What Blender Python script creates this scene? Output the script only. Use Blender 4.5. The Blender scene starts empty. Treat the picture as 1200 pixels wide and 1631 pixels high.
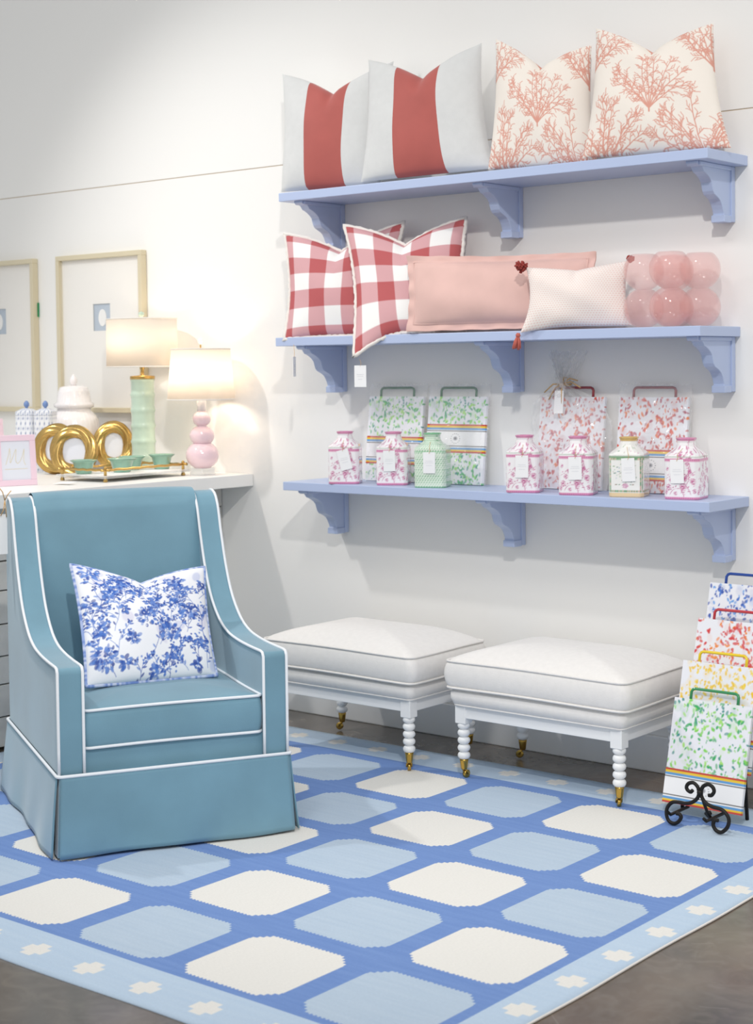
import bpy, bmesh, math, random
import numpy as np
from mathutils import Vector, Matrix

# ------------------------------------------------------------------ camera, world, lights, exposure
scn = bpy.context.scene
COL = scn.collection
S = 1.2
YAW, PITCH, ROLL, FPX, CY = 0.6911, -0.0448, -0.0119, 2570.6, 701.62
CAM = np.array([3.4*S, -4*S, 1.1554*S])
def _rot():
    c1, s1, cp, sp = math.cos(YAW), math.sin(YAW), math.cos(PITCH), math.sin(PITCH)
    F = np.array([-s1*cp, c1*cp, sp]); r = np.array([c1, s1, 0.]); u = np.cross(r, F)
    c, s = math.cos(ROLL), math.sin(ROLL)
    return np.array([c*r+s*u, -s*r+c*u, F])
RM = _rot()
def on(x, y, ax, val):
    """pixel of the 1200x1631 photograph -> point on the plane ax = val"""
    v = RM.T @ np.array([(x-600)/FPX, (CY-y)/FPX, 1.]); i = 'xyz'.index(ax)
    return CAM + (val-CAM[i])/v[i]*v

cd = bpy.data.cameras.new('camera'); cam = bpy.data.objects.new('camera', cd); COL.objects.link(cam)
m = Matrix.Identity(4)
for i in range(3):
    m[i][0], m[i][1], m[i][2], m[i][3] = RM[0][i], RM[1][i], -RM[2][i], CAM[i]
cam.matrix_world = m
cd.sensor_fit = 'HORIZONTAL'; cd.sensor_width = 36; cd.lens = FPX/1200*36
cd.shift_x = 0; cd.shift_y = -(815.5-CY)/1200
cd.dof.use_dof = True; cd.dof.focus_distance = 5.0; cd.dof.aperture_fstop = 6
cd.clip_start = .05; cd.clip_end = 60
scn.camera = cam

w = bpy.data.worlds.new('world'); scn.world = w; w.use_nodes = True
w.node_tree.nodes['Background'].inputs[0].default_value = (.97, .985, 1, 1)
w.node_tree.nodes['Background'].inputs[1].default_value = .55

def spot(name, loc, tgt, power, size, angle, color, blend=.6):
    l = bpy.data.lights.new(name, 'SPOT'); l.energy = power; l.shadow_soft_size = size
    l.spot_size = math.radians(angle); l.spot_blend = blend; l.color = color
    o = bpy.data.objects.new(name, l); COL.objects.link(o); o.location = loc
    o.rotation_euler = (Vector(tgt)-Vector(loc)).to_track_quat('-Z', 'Y').to_euler()
spot('ceiling_spot_right', (3.5, -3.9, 4.0), (.8, -.3, .95), 270, .07, 66, (1, .965, .93), .8)
spot('ceiling_spot_left', (-1.5, -2.1, 3.7), (-.3, -.4, .95), 125, .07, 80, (1, .97, .94), .8)
spot('ceiling_spot_near', (1.6, -3.2, 4.4), (1.0, -1.3, 0), 95, .35, 75, (1, .98, .96))

scn.view_settings.view_transform = 'Standard'; scn.view_settings.look = 'None'
scn.view_settings.gamma = 1; scn.view_settings.use_curve_mapping = False
scn.view_settings.exposure = 0.30

# ------------------------------------------------------------------ helpers
def lin(h):
    h = h.lstrip('#'); c = [int(h[i:i+2], 16)/255 for i in (0, 2, 4)]
    return tuple(((v+.055)/1.055)**2.4 if v > .04045 else v/12.92 for v in c)
MATS = {}
def pbr(name, hexc=None, rough=.5, metal=0, sheen=0, alpha=1, trans=0, spec=.5, coat=0, bump=0, bscale=200, vary=0, vscale=5, attr=False, sub=0, emit=None):
    if name in MATS: return MATS[name]
    mt = bpy.data.materials.new(name); mt.use_nodes = True; nt = mt.node_tree; b = nt.nodes['Principled BSDF']
    b.inputs['Roughness'].default_value = rough; b.inputs['Metallic'].default_value = metal
    b.inputs['Specular IOR Level'].default_value = spec
    b.inputs['Sheen Weight'].default_value = sheen; b.inputs['Sheen Roughness'].default_value = .4
    b.inputs['Alpha'].default_value = alpha; b.inputs['Transmission Weight'].default_value = trans
    b.inputs['Coat Weight'].default_value = coat; b.inputs['Coat Roughness'].default_value = .05
    tc = nt.nodes.new('ShaderNodeTexCoord')
    if attr:
        a = nt.nodes.new('ShaderNodeAttribute'); a.attribute_name = 'Col'; src = a.outputs['Color']
    else:
        rgb = nt.nodes.new('ShaderNodeRGB'); rgb.outputs[0].default_value = (*lin(hexc), 1); src = rgb.outputs[0]
    if vary:
        n = nt.nodes.new('ShaderNodeTexNoise'); n.inputs['Scale'].default_value = vscale; n.inputs['Detail'].default_value = 4
        nt.links.new(tc.outputs['Object'], n.inputs['Vector'])
        mr = nt.nodes.new('ShaderNodeMapRange'); mr.inputs[1].default_value = .3; mr.inputs[2].default_value = .7
        mr.inputs[3].default_value = 1-vary; mr.inputs[4].default_value = 1+vary
        nt.links.new(n.outputs[0], mr.inputs[0])
        mx = nt.nodes.new('ShaderNodeVectorMath'); mx.operation = 'SCALE'
        nt.links.new(src, mx.inputs[0]); nt.links.new(mr.outputs[0], mx.inputs['Scale']); src = mx.outputs[0]
    nt.links.new(src, b.inputs['Base Color'])
    if bump:
        n = nt.nodes.new('ShaderNodeTexNoise'); n.inputs['Scale'].default_value = bscale; n.inputs['Detail'].default_value = 3
        nt.links.new(tc.outputs['Object'], n.inputs['Vector'])
        bp = nt.nodes.new('ShaderNodeBump'); bp.inputs['Strength'].default_value = bump; bp.inputs['Distance'].default_value = .002
        nt.links.new(n.outputs[0], bp.inputs['Height']); nt.links.new(bp.outputs[0], b.inputs['Normal'])
    MATS[name] = mt
    return mt

def tag(o, label, cat, group=None):
    o['label'] = label; o['category'] = cat
    if group: o['group'] = group
    return o
def thing(name, label, cat, loc=(0, 0, 0), rz=0, group=None):
    o = bpy.data.objects.new(name, None); COL.objects.link(o); o.location = loc; o.rotation_euler = (0, 0, rz)
    o.empty_display_size = .1
    return tag(o, label, cat, group)
def mesh(name, V, F, mat, parent=None, smooth=False, col=None):
    me = bpy.data.meshes.new(name)
    me.from_pydata([tuple(map(float, v)) for v in V], [], [tuple(map(int, f)) for f in F])
    if smooth: me.polygons.foreach_set('use_smooth', [True]*len(me.polygons))
    if col is not None:
        a = me.color_attributes.new('Col', 'FLOAT_COLOR', 'POINT')
        c = np.ones((len(V), 4), np.float32); c[:, :3] = col; a.data.foreach_set('color', c.ravel())
    me.materials.append(mat); me.update()
    o = bpy.data.objects.new(name, me); COL.objects.link(o); o.parent = parent
    return o
class MB:
    """collects simple shapes into one mesh"""
    def __init__(s): s.V, s.F = [], []
    def add(s, V, F):
        n = len(s.V); s.V += [tuple(v) for v in V]; s.F += [tuple(i+n for i in f) for f in F]; return s
    def box(s, a, b):
        x0, y0, z0 = a; x1, y1, z1 = b
        V = [(x0,y0,z0),(x1,y0,z0),(x1,y1,z0),(x0,y1,z0),(x0,y0,z1),(x1,y0,z1),(x1,y1,z1),(x0,y1,z1)]
        return s.add(V, [(0,3,2,1),(4,5,6,7),(0,1,5,4),(1,2,6,5),(2,3,7,6),(3,0,4,7)])
    def lathe(s, prof, n=24, c=(0,0,0), sx=1, sy=1):
        V, F = [], []
        for r, z in prof:
            for k in range(n):
                a = 2*math.pi*k/n; V.append((c[0]+sx*r*math.cos(a), c[1]+sy*r*math.sin(a), c[2]+z))
        for i in range(len(prof)-1):
            for k in range(n):
                k2 = (k+1) % n; F.append((i*n+k, i*n+k2, (i+1)*n+k2, (i+1)*n+k))
        if prof[0][0] > 1e-5: F.append(tuple(range(n-1, -1, -1)))
        if prof[-1][0] > 1e-5: F.append(tuple((len(prof)-1)*n+k for k in range(n)))
        return s.add(V, F)
    def tube(s, P, r, n=8, closed=False):
        P = [Vector(p) for p in P]; N = len(P); rr = r if hasattr(r, '__len__') else [r]*N
        V, F = [], []; up = None
        for i, p in enumerate(P):
            if closed: t = P[(i+1) % N]-P[i-1]
            else: t = P[min(i+1, N-1)]-P[max(i-1, 0)]
            t.normalize()
            if up is None: up = t.orthogonal().normalized()
            else: up = (up - t*up.dot(t)).normalized()
            q = t.cross(up)
            for k in range(n):
                a = 2*math.pi*k/n; V.append(p + (up*math.cos(a)+q*math.sin(a))*rr[i])
        for i in range(N if closed else N-1):
            j = (i+1) % N
            for k in range(n):
                k2 = (k+1) % n; F.append((i*n+k, i*n+k2, j*n+k2, j*n+k))
        if not closed: F += [tuple(range(n-1, -1, -1)), tuple((N-1)*n+k for k in range(n))]
        return s.add(V, F)
    def extrude(s, prof, f0, f1):
        """prof: closed 2D outline; f0/f1 map a 2D point to the two end faces"""
        n = len(prof); V = [f0(p) for p in prof]+[f1(p) for p in prof]
        F = [tuple(range(n-1, -1, -1)), tuple(range(n, 2*n))]+[(i, (i+1) % n, n+(i+1) % n, n+i) for i in range(n)]
        return s.add(V, F)
    def build(s, name, mat, parent=None, smooth=False, bevel=0, seg=2):
        o = mesh(name, s.V, s.F, mat, parent, smooth)
        bm = bmesh.new(); bm.from_mesh(o.data); bmesh.ops.recalc_face_normals(bm, faces=bm.faces)
        bm.to_mesh(o.data); bm.free()
        if bevel:
            b = o.modifiers.new('bevel', 'BEVEL'); b.width = bevel; b.segments = seg; b.limit_method = 'ANGLE'
            b.angle_limit = math.radians(35)
        return o
def shade_auto(o, deg=40):
    me = o.data; me.polygons.foreach_set('use_smooth', [True]*len(me.polygons)); 
    bm = bmesh.new(); bm.from_mesh(me)
    for e in bm.edges:
        if len(e.link_faces) == 2 and e.calc_face_angle(0) > math.radians(deg): e.smooth = False
    bm.to_mesh(me); bm.free(); return o
def smooth_line(P, n=6):
    """Catmull-Rom through the points"""
    P = [np.array(p, float) for p in P]; Q = [2*P[0]-P[1]]+P+[2*P[-1]-P[-2]]; out = []
    for i in range(1, len(Q)-2):
        for k in range(n):
            t = k/n; a, b, c, d = Q[i-1], Q[i], Q[i+1], Q[i+2]
            out.append(.5*((2*b)+(c-a)*t+(2*a-5*b+4*c-d)*t*t+(3*b-a-3*c+d)*t**3))
    out.append(P[-1]); return out
def structure(o): o['kind'] = 'structure'; return o
def dup(root, loc=None, rz=None, label=None):
    r = root.copy(); COL.objects.link(r)
    if loc is not None: r.location = loc
    if rz is not None: r.rotation_euler = (0, 0, rz)
    if label: r['label'] = label
    for ch in list(root.children):
        c = ch.copy(); COL.objects.link(c); c.parent = r
        for g in ch.children:
            d = g.copy(); COL.objects.link(d); d.parent = c
    return r

# node expression helper for the rug
class NX:
    def __init__(s, nt, sock): s.nt, s.o = nt, sock
    def _op(s, op, *a):
        n = s.nt.nodes.new('ShaderNodeMath'); n.operation = op
        for i, v in enumerate((s,)+a):
            if isinstance(v, NX): s.nt.links.new(v.o, n.inputs[i])
            else: n.inputs[i].default_value = v
        return NX(s.nt, n.outputs[0])
    def __add__(s, v): return s._op('ADD', v)
    def __sub__(s, v): return s._op('SUBTRACT', v)
    def __mul__(s, v): return s._op('MULTIPLY', v)
    def __truediv__(s, v): return s._op('DIVIDE', v)
    def lt(s, v): return s._op('LESS_THAN', v)
    def gt(s, v): return s._op('GREATER_THAN', v)
    def abs(s): return s._op('ABSOLUTE')
    def rnd(s): return s._op('ROUND')
    def floor(s): return s._op('FLOOR')
    def max(s, v): return s._op('MAXIMUM', v)
    def min(s, v): return s._op('MINIMUM', v)
    def mod(s, v): return s._op('FLOORED_MODULO', v)
def mixc(nt, fac, a, b):
    n = nt.nodes.new('ShaderNodeMix'); n.data_type = 'RGBA'
    nt.links.new(fac.o if isinstance(fac, NX) else fac, n.inputs[0])
    for i, v in ((6, a), (7, b)):
        if isinstance(v, tuple): n.inputs[i].default_value = (*v, 1)
        else: nt.links.new(v, n.inputs[i])
    return n.outputs[2]

# ---- small raster painter for printed cloth and china (plain colour, no light)
class Raster:
    def __init__(s, W, H, bg): s.W, s.H = W, H; s.a = np.empty((H, W, 3)); s.a[:] = lin(bg)
    def _win(s, x0, x1, y0, y1):
        i0, i1 = max(0, int(x0*s.W)-1), min(s.W, int(x1*s.W)+2); j0, j1 = max(0, int(y0*s.H)-1), min(s.H, int(y1*s.H)+2)
        if i0 >= i1 or j0 >= j1: return None
        X, Y = np.meshgrid((np.arange(i0, i1)+.5)/s.W, (np.arange(j0, j1)+.5)/s.H); return i0, i1, j0, j1, X, Y
    def _put(s, wn, m, c, al):
        i0, i1, j0, j1 = wn[:4]; m = (np.clip(m, 0, 1)*al)[..., None]
        s.a[j0:j1, i0:i1] = s.a[j0:j1, i0:i1]*(1-m)+np.array(lin(c))*m
    def line(s, p, q, w, c, al=1, asp=1):
        wn = s._win(min(p[0], q[0])-w, max(p[0], q[0])+w, min(p[1], q[1])-w, max(p[1], q[1])+w)
        if not wn: return
        X, Y = wn[4], wn[5]; dx, dy = q[0]-p[0], q[1]-p[1]; L = dx*dx+dy*dy+1e-12
        t = np.clip(((X-p[0])*dx+(Y-p[1])*dy)/L, 0, 1); d = np.hypot(X-p[0]-t*dx, Y-p[1]-t*dy)
        s._put(wn, (w/2-d)*s.W+.5, c, al)
    def blob(s, x, y, rx, ry, ang, c, al=1, soft=None):
        r = max(rx, ry)*1.2; wn = s._win(x-r, x+r, y-r, y+r)
        if not wn: return
        ca, sa = math.cos(ang), math.sin(ang); dx, dy = wn[4]-x, wn[5]-y
        d = np.hypot((dx*ca+dy*sa)/rx, (-dx*sa+dy*ca)/ry); k = soft or min(rx, ry)*s.W
        s._put(wn, (1-d)*k+.5, c, al)
    def rect(s, x0, y0, x1, y1, c):
        s.a[int(y0*s.H):int(round(y1*s.H)), int(x0*s.W):int(round(x1*s.W))] = lin(c)
    def sample(s, u, v):
        x = np.clip(u*s.W-.5, 0, s.W-1.001); y = np.clip(v*s.H-.5, 0, s.H-1.001)
        i, j = x.astype(int), y.astype(int); fx, fy = (x-i)[:, None], (y-j)[:, None]
        i2, j2 = np.minimum(i+1, s.W-1), np.minimum(j+1, s.H-1)
        return (s.a[j, i]*(1-fx)+s.a[j, i2]*fx)*(1-fy)+(s.a[j2, i]*(1-fx)+s.a[j2, i2]*fx)*fy

# ------------------------------------------------------------------ materials
M_wall = pbr('wall_paint', '#f2f1ee', .6, bump=.12, bscale=60)
M_gap = pbr('wall_gap', '#c9b9a4', .8)
M_blue = pbr('periwinkle_paint', '#b7c5e4', .38, bump=.05, bscale=40)
M_white = pbr('white_paint', '#f3f4f4', .4)
M_tablewhite = pbr('table_white', '#f3f2ef', .4, vary=.02)
M_plank = pbr('whitewashed_plank', '#d9d8d3', .7, vary=.12, vscale=9, bump=.4, bscale=50)
M_brass = pbr('brass', '#c9a452', .25, 1)
M_gold = pbr('gold_leaf', '#c9a765', .26, 1, bump=.3, bscale=60)
M_champ = pbr('champagne_wood', '#dacfb2', .4, .15)
M_iron = pbr('black_iron', '#2a2725', .5, .6, bump=.3, bscale=150)
M_velvet = pbr('blue_velvet', '#759daf', .8, sheen=.5, vary=.12, vscale=3.2, bump=.15, bscale=400)
M_pipe = pbr('white_piping', '#eef2f6', .7)
M_linen_w = pbr('white_linen', '#efece8', .85, vary=.02, vscale=60, bump=.35, bscale=320)
M_linen = pbr('natural_linen', '#d6d7d6', .85, vary=.02, vscale=40, bump=.3, bscale=350)
M_rvelvet = pbr('coral_velvet', '#b05a53', .75, sheen=.3, vary=.06, vscale=9)
M_pvelvet = pbr('blush_velvet', '#dfb9b0', .75, sheen=.35, vary=.05, vscale=9)
M_print = pbr('printed_cotton', attr=True, rough=.85, bump=.2, bscale=350)
M_china = pbr('painted_china', attr=True, rough=.12, coat=.4)
M_acryl = pbr('confetti_acrylic', attr=True, rough=.14, coat=.3)
M_paper = pbr('printed_paper', attr=True, rough=.6)
M_card = pbr('white_card', '#f7f7f7', .6)
M_cardink = pbr('pale_grey_ink', '#dcdce0', .7)
M_twine = pbr('raffia', '#cfa872', .8)
M_fringe = pbr('cream_fringe', '#eee9e2', .9, bump=.6, bscale=260)
M_tassel = pbr('terracotta_thread', '#c0665a', .85, bump=.5, bscale=300)
M_tassel_d = pbr('dark_red_thread', '#9c3f38', .9, bump=.6, bscale=300)
M_cello = pbr('cellophane', '#ffffff', .05, alpha=.17, spec=1.0, bump=1.0, bscale=35)
M_cellobag = pbr('cellophane_bag', '#ffffff', .06, alpha=.26, spec=1.0, bump=1.0, bscale=35)
M_bubble = pbr('pink_glass', '#f5b3ac', .02, alpha=.29, spec=.7, coat=1)
M_glass = pbr('clear_glass', '#ffffff', .03, alpha=.08, spec=.6)
M_acl = pbr('clear_acrylic', '#f2f6f6', .05, alpha=.35, spec=.6)
M_celadon = pbr('celadon_glaze', '#c3d8c5', .1, coat=.5, vary=.06, vscale=14)
M_jade = pbr('green_glaze', '#8cb5a0', .15, coat=.5, vary=.12, vscale=20)
M_pinkgl = pbr('pink_glaze', '#f0d3d9', .08, coat=.6)
M_porc = pbr('white_porcelain', '#f4efee', .15, coat=.4)
M_pinkfr = pbr('pink_lacquer', '#efd3df', .3)
M_photo = pbr('photo_paper', '#e4e7ef', .35)
M_mat = pbr('mat_board', '#efece6', .8)
M_wedge = pbr('wedgwood_blue', '#aebccb', .8)
M_cream = pbr('cameo_white', '#f0efec', .7)
def shade_mat(name, hexc):
    mt = bpy.data.materials.new(name); mt.use_nodes = True; nt = mt.node_tree; nt.nodes.remove(nt.nodes['Principled BSDF'])
    d = nt.nodes.new('ShaderNodeBsdfDiffuse'); t = nt.nodes.new('ShaderNodeBsdfTranslucent'); x = nt.nodes.new('ShaderNodeMixShader')
    d.inputs[0].default_value = (*lin(hexc), 1); t.inputs[0].default_value = (*lin(hexc), 1); x.inputs[0].default_value = .6
    nt.links.new(d.outputs[0], x.inputs[1]); nt.links.new(t.outputs[0], x.inputs[2]); nt.links.new(x.outputs[0], nt.nodes['Material Output'].inputs[0])
    return mt
M_shade = shade_mat('linen_shade', '#f8f2ea')

# ------------------------------------------------------------------ setting
ZJ = 1.839*S
wall = structure(MB().box((-5, .003, 0), (4.2, .12, 3.6)).build('wall_back', M_gap))
MB().box((-5, 0, .0), (4.2, .0035, ZJ-.002)).build('wall_panel', M_wall, wall)
MB().box((-5, 0, ZJ+.002), (4.2, .0035, 3.6)).build('wall_panel', M_wall, wall)
structure(MB().box((-.74, -.014, 0), (4.2, 0, .125)).build('baseboard_back', M_white, None, bevel=.004))

def concrete():
    mt = bpy.data.materials.new('polished_concrete'); mt.use_nodes = True; nt = mt.node_tree; b = nt.nodes['Principled BSDF']
    tc = nt.nodes.new('ShaderNodeTexCoord')
    def noise(sc, det, dist=0):
        n = nt.nodes.new('ShaderNodeTexNoise'); n.inputs['Scale'].default_value = sc; n.inputs['Detail'].default_value = det
        n.inputs['Distortion'].default_value = dist; nt.links.new(tc.outputs['Object'], n.inputs['Vector']); return n.outputs[0]
    r = nt.nodes.new('ShaderNodeValToRGB'); nt.links.new(noise(2.3, 7, 1.2), r.inputs[0])
    e = r.color_ramp.elements; e[0].position = .3; e[0].color = (*lin('#4d4641'), 1); e[1].position = .72; e[1].color = (*lin('#7d746a'), 1)
    x = e.new(.5); x.color = (*lin('#615a53'), 1)
    r2 = nt.nodes.new('ShaderNodeValToRGB'); nt.links.new(noise(1.1, 3, .6), r2.inputs[0])
    e = r2.color_ramp.elements; e[0].position = .52; e[0].color = (0, 0, 0, 1); e[1].position = .75; e[1].color = (.45, .45, .45, 1)
    c = mixc(nt, r2.outputs[0], r.outputs[0], lin('#8a6a4c'))
    c = mixc(nt, (NX(nt, noise(11, 8, 2))-.45).max(0.)*1.3, c, lin('#8f8579'))
    v = nt.nodes.new('ShaderNodeTexVoronoi'); v.feature = 'DISTANCE_TO_EDGE'; v.inputs['Scale'].default_value = 2.3
    nt.links.new(tc.outputs['Object'], v.inputs['Vector'])
    cr = NX(nt, v.outputs[0]).lt(.003)*NX(nt, noise(3, 2)).gt(.56)*.3
    c = mixc(nt, cr, c, lin('#a59c90'))
    nt.links.new(c, b.inputs['Base Color'])
    mr = nt.nodes.new('ShaderNodeMapRange'); nt.links.new(noise(6, 5), mr.inputs[0]); mr.inputs[3].default_value = .08; mr.inputs[4].default_value = .26
    nt.links.new(mr.outputs[0], b.inputs['Roughness'])
    return mt
structure(MB().box((-5, -7.5, -.1), (4.2, .12, 0)).build('floor', concrete()))

# ------------------------------------------------------------------ rug
PIT, RX0, RY0 = .372, 1.514, -2.126
RUGX0, RUGX1, RUGY0, RUGY1, RUGZ = -.70, 2.19, -2.475, -.245, .004
def rug_mat():
    mt = bpy.data.materials.new('flatweave_wool'); mt.use_nodes = True; nt = mt.node_tree; b = nt.nodes['Principled BSDF']
    tc = nt.nodes.new('ShaderNodeTexCoord'); sp = nt.nodes.new('ShaderNodeSeparateXYZ'); nt.links.new(tc.outputs['Object'], sp.inputs[0])
    X, Y = NX(nt, sp.outputs[0]), NX(nt, sp.outputs[1])
    gx, gy = (X-RX0)/PIT, (Y-RY0)/PIT
    ix, iy = gx.rnd(), gy.rnd()
    fx, fy = ((gx-ix)*PIT).abs(), ((gy-iy)*PIT).abs()
    q = .0115
    sx, sy = (fx/q).floor()*q, (fy/q).floor()*q
    cell = (sx+sy).lt(.247)*fx.lt(.152)*(fy+((fx/.006).mod(2).gt(1)*.004)).lt(.152)
    par = (ix+iy).mod(2).lt(.5)
    inside = X.lt(2.07)*X.gt(-.58)*Y.lt(-.425)*Y.gt(-2.302)
    def star(dx, dy):
        dx, dy = (dx.abs()/.006).floor()*.006, (dy.abs()/.006).floor()*.006
        return (dx.lt(.016)*dy.lt(.036)).max(dy.lt(.016)*dx.lt(.036)).max((dx+dy).lt(.036))
    def rep(v, o, p): g = (v-o)/p; return (g-g.rnd())*p
    st = star(X-2.132, rep(Y, -1.982, .2015))*Y.gt(-2.25)*Y.lt(-.4)
    st = st.max(star(rep(X, 1.011, .1925), Y+2.393)*X.lt(2.0)).max(star(rep(X, 1.149, .1935), Y+.335)*X.lt(2.0))
    def noise(sc, s3, det=3):
        mp = nt.nodes.new('ShaderNodeMapping'); mp.inputs['Scale'].default_value = s3; nt.links.new(tc.outputs['Object'], mp.inputs[0])
        n = nt.nodes.new('ShaderNodeTexNoise'); n.inputs['Scale'].default_value = sc; n.inputs['Detail'].default_value = det
        nt.links.new(mp.outputs[0], n.inputs['Vector']); return n.outputs[0]
    streak = noise(1, (5, 60, 1))
    dark = mixc(nt, streak, lin('#6b8ac4'), lin('#819ed1'))
    light = mixc(nt, streak, lin('#b0c3d6'), lin('#c2d1df'))
    border = mixc(nt, streak, lin('#b6cbe0'), lin('#c5d6e6'))
    c = mixc(nt, par, light, lin('#e8e6e0'))
    c = mixc(nt, cell, dark, c)
    o = mixc(nt, st, border, lin('#e8e6e0'))
    c = mixc(nt, inside, o, c)
    fn = nt.nodes.new('ShaderNodeMapRange'); nt.links.new(noise(1, (120, 420, 1), 2), fn.inputs[0]); fn.inputs[3].default_value = .9; fn.inputs[4].default_value = 1.1
    sc = nt.nodes.new('ShaderNodeVectorMath'); sc.operation = 'SCALE'; nt.links.new(c, sc.inputs[0]); nt.links.new(fn.outputs[0], sc.inputs['Scale'])
    nt.links.new(sc.outputs[0], b.inputs['Base Color']); b.inputs['Roughness'].default_value = .95; b.inputs['Specular IOR Level'].default_value = .1
    bp = nt.nodes.new('ShaderNodeBump'); bp.inputs['Strength'].default_value = .25; bp.inputs['Distance'].default_value = .002
    nt.links.new(noise(1, (150, 420, 1), 2), bp.inputs['Height']); nt.links.new(bp.outputs[0], b.inputs['Normal'])
    return mt
def build_rug():
    root = thing('area_rug', 'flatweave rug with white and pale blue squares in a mid-blue grid on the concrete floor', 'rug')
    nx, ny = 90, 70; V, F = [], []
    def wob(x, y): return .004*math.sin(7*x+1.3*math.sin(5*y))*math.sin(6*y+1)
    for j in range(ny+1):
        for i in range(nx+1):
            x = RUGX0+(RUGX1-RUGX0)*i/nx; y = RUGY0+(RUGY1-RUGY0)*j/ny
            if i in (0, nx): x += wob(x, y)
            if j in (0, ny): y += wob(x, y)
            V.append((x, y, RUGZ+.0006*math.sin(9*x+3*y)))
    n = len(V); V += [(x, y, .0005) for x, y, z in V]
    for j in range(ny):
        for i in range(nx):
            a = j*(nx+1)+i; F.append((a, a+1, a+nx+2, a+nx+1))
    rim = [i for i in range(nx+1)]+[j*(nx+1)+nx for j in range(1, ny+1)]+[ny*(nx+1)+i for i in range(nx-1, -1, -1)]+[j*(nx+1) for j in range(ny-1, 0, -1)]
    for k in range(len(rim)): a, b2 = rim[k], rim[(k+1) % len(rim)]; F.append((a, a+n, b2+n, b2))
    mesh('woven_field', V, F, rug_mat(), root, True)
    b = MB().tube([(RUGX1+wob(RUGX1, y), y, .0032) for y in np.linspace(RUGY0, RUGY1, 60)], .003, 6)
    b.build('selvedge', M_fringe, root, True)
build_rug()

# ------------------------------------------------------------------ wall shelves with scalloped brackets
SHZ = (2.0554, 1.507, .9556); SHT, SHD = .0323, .272
SHX = ((-.135, 1.676), (-.162, 1.649), (-.134, 1.679))
BRX = (-.034, .803, 1.632)
CORB = [(.0, 0), (.245, 0), (.245, -.008), (.236, -.013), (.213, -.015), (.207, -.022), (.2, -.03), (.187, -.034), (.172, -.041), (.158, -.05), (.148, -.06),
        (.143, -.074), (.138, -.086), (.129, -.096), (.115, -.102), (.1, -.108), (.088, -.116), (.079, -.127), (.072, -.14), (.067, -.152), (.067, -.156), (.071, -.157), (.071, -.178), (0, -.178)]
def build_shelf(k, label):
    x0, x1 = SHX[k]; z = SHZ[k]
    root = thing('wall_shelf', label, 'shelf', (x0, 0, z), 0, 'blue shelves with scalloped brackets')
    MB().box((0, -SHD, -SHT), (x1-x0, -.0005, 0)).build('shelf_board', M_blue, root, bevel=.002)
    for bx in BRX:
        w = .046; X = bx-x0; zt = -SHT
        br = MB().extrude(CORB, lambda p: (X-w, -p[0]-.001, zt+p[1]), lambda p: (X-.006, -p[0]-.001, zt+p[1])).build('bracket', M_blue, root, bevel=.0015, seg=1)
        MB().box((X-w-.004, -.024, zt-.1785), (X, -.001, zt)).build('back_plate', M_blue, br, bevel=.002)
        MB().box((X-w-.004, -.236, zt-.014), (X, -.024, zt-.0002)).build('top_moulding', M_blue, br, bevel=.003)
        MB().box((X-w-.003, -.074, zt-.181), (X-.001, -.025, zt-.158)).build('bracket_foot', M_blue, br, bevel=.002)
build_shelf(0, 'top blue wall shelf holding striped and coral-print pillows')
build_shelf(1, 'middle blue wall shelf holding checked and pink pillows')
build_shelf(2, 'bottom blue wall shelf holding china jars and wrapped boards')

# ------------------------------------------------------------------ pillows
def make_pillow(corners, T=.065, n=80, chop=.17, pinch=.05, droop=None, back=.7, seed=0, sag=0.0, flat=.42):
    """corner points TL TR BL BR -> functions of (u,v) for the front and the back skin"""
    TL, TR, BL, BR = [np.array(c, float) for c in corners]
    ex = (TR+BR-TL-BL)/2; ey = (TL+TR-BL-BR)/2; nrm = np.cross(ex, ey); nrm /= np.linalg.norm(nrm)
    rs = np.random.RandomState(seed); ph = rs.rand(6)*6.28
    def surf(u, v, side):
        uu = .5+(u-.5)*(1-pinch*(1-(2*v-1)**2)*1.6); vv = .5+(v-.5)*(1-pinch*(1-(2*u-1)**2)*np.where(v > .5, 1.2, 0))
        a_ = np.clip(1-np.abs(2*u-1), 0, 1); tent = a_-.16*np.sin(np.pi*a_)
        vv = vv-chop*tent*np.clip(v, 0, 1)**3.2
        P = (TL*(1-uu)[:, None]+TR*uu[:, None])*vv[:, None]+(BL*(1-uu)[:, None]+BR*uu[:, None])*(1-vv)[:, None]
        h = np.clip((1-(2*u-1)**2)*(1-(2*v-1)**2), 0, 1)**flat
        crease = np.exp(-((u-.5)/.05)**2)*np.clip((v-.62)/.38, 0, 1)**1.5
        h = h*(1-.45*crease*(chop > .05))
        wr = .006*np.sin(9*u+ph[0]+4*v)*np.sin(7*v+ph[1])+.003*np.sin(23*u-13*v+ph[2])*np.clip(np.abs(2*u-1)+np.abs(2*v-1)-.9, 0, 1)
        lo = np.exp(-(v/.12)**2)*0
        P = P+nrm*((T*h+wr*h)*(1 if side > 0 else -back))[:, None]
        if droop is not None:
            P = P+np.array(droop)*(np.clip(1-u/.5, 0, 1)**2*np.clip(1-v/.45, 0, 1)**2)[:, None]
        return P
    return surf, nrm
def grid(surf, n, side, u0=0, u1=1, m=None):
    m = m or n; u, v = np.meshgrid(np.linspace(u0, u1, n+1), np.linspace(0, 1, m+1)); u, v = u.ravel(), v.ravel()
    P = surf(u, v, side); F = []
    a = (np.arange(m)[:, None]*(n+1)+np.arange(n)[None]).ravel()
    F = np.stack([a, a+1, a+n+2, a+n+1], 1)
    if side < 0: F = F[:, ::-1]
    return P, F, u, v
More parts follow.
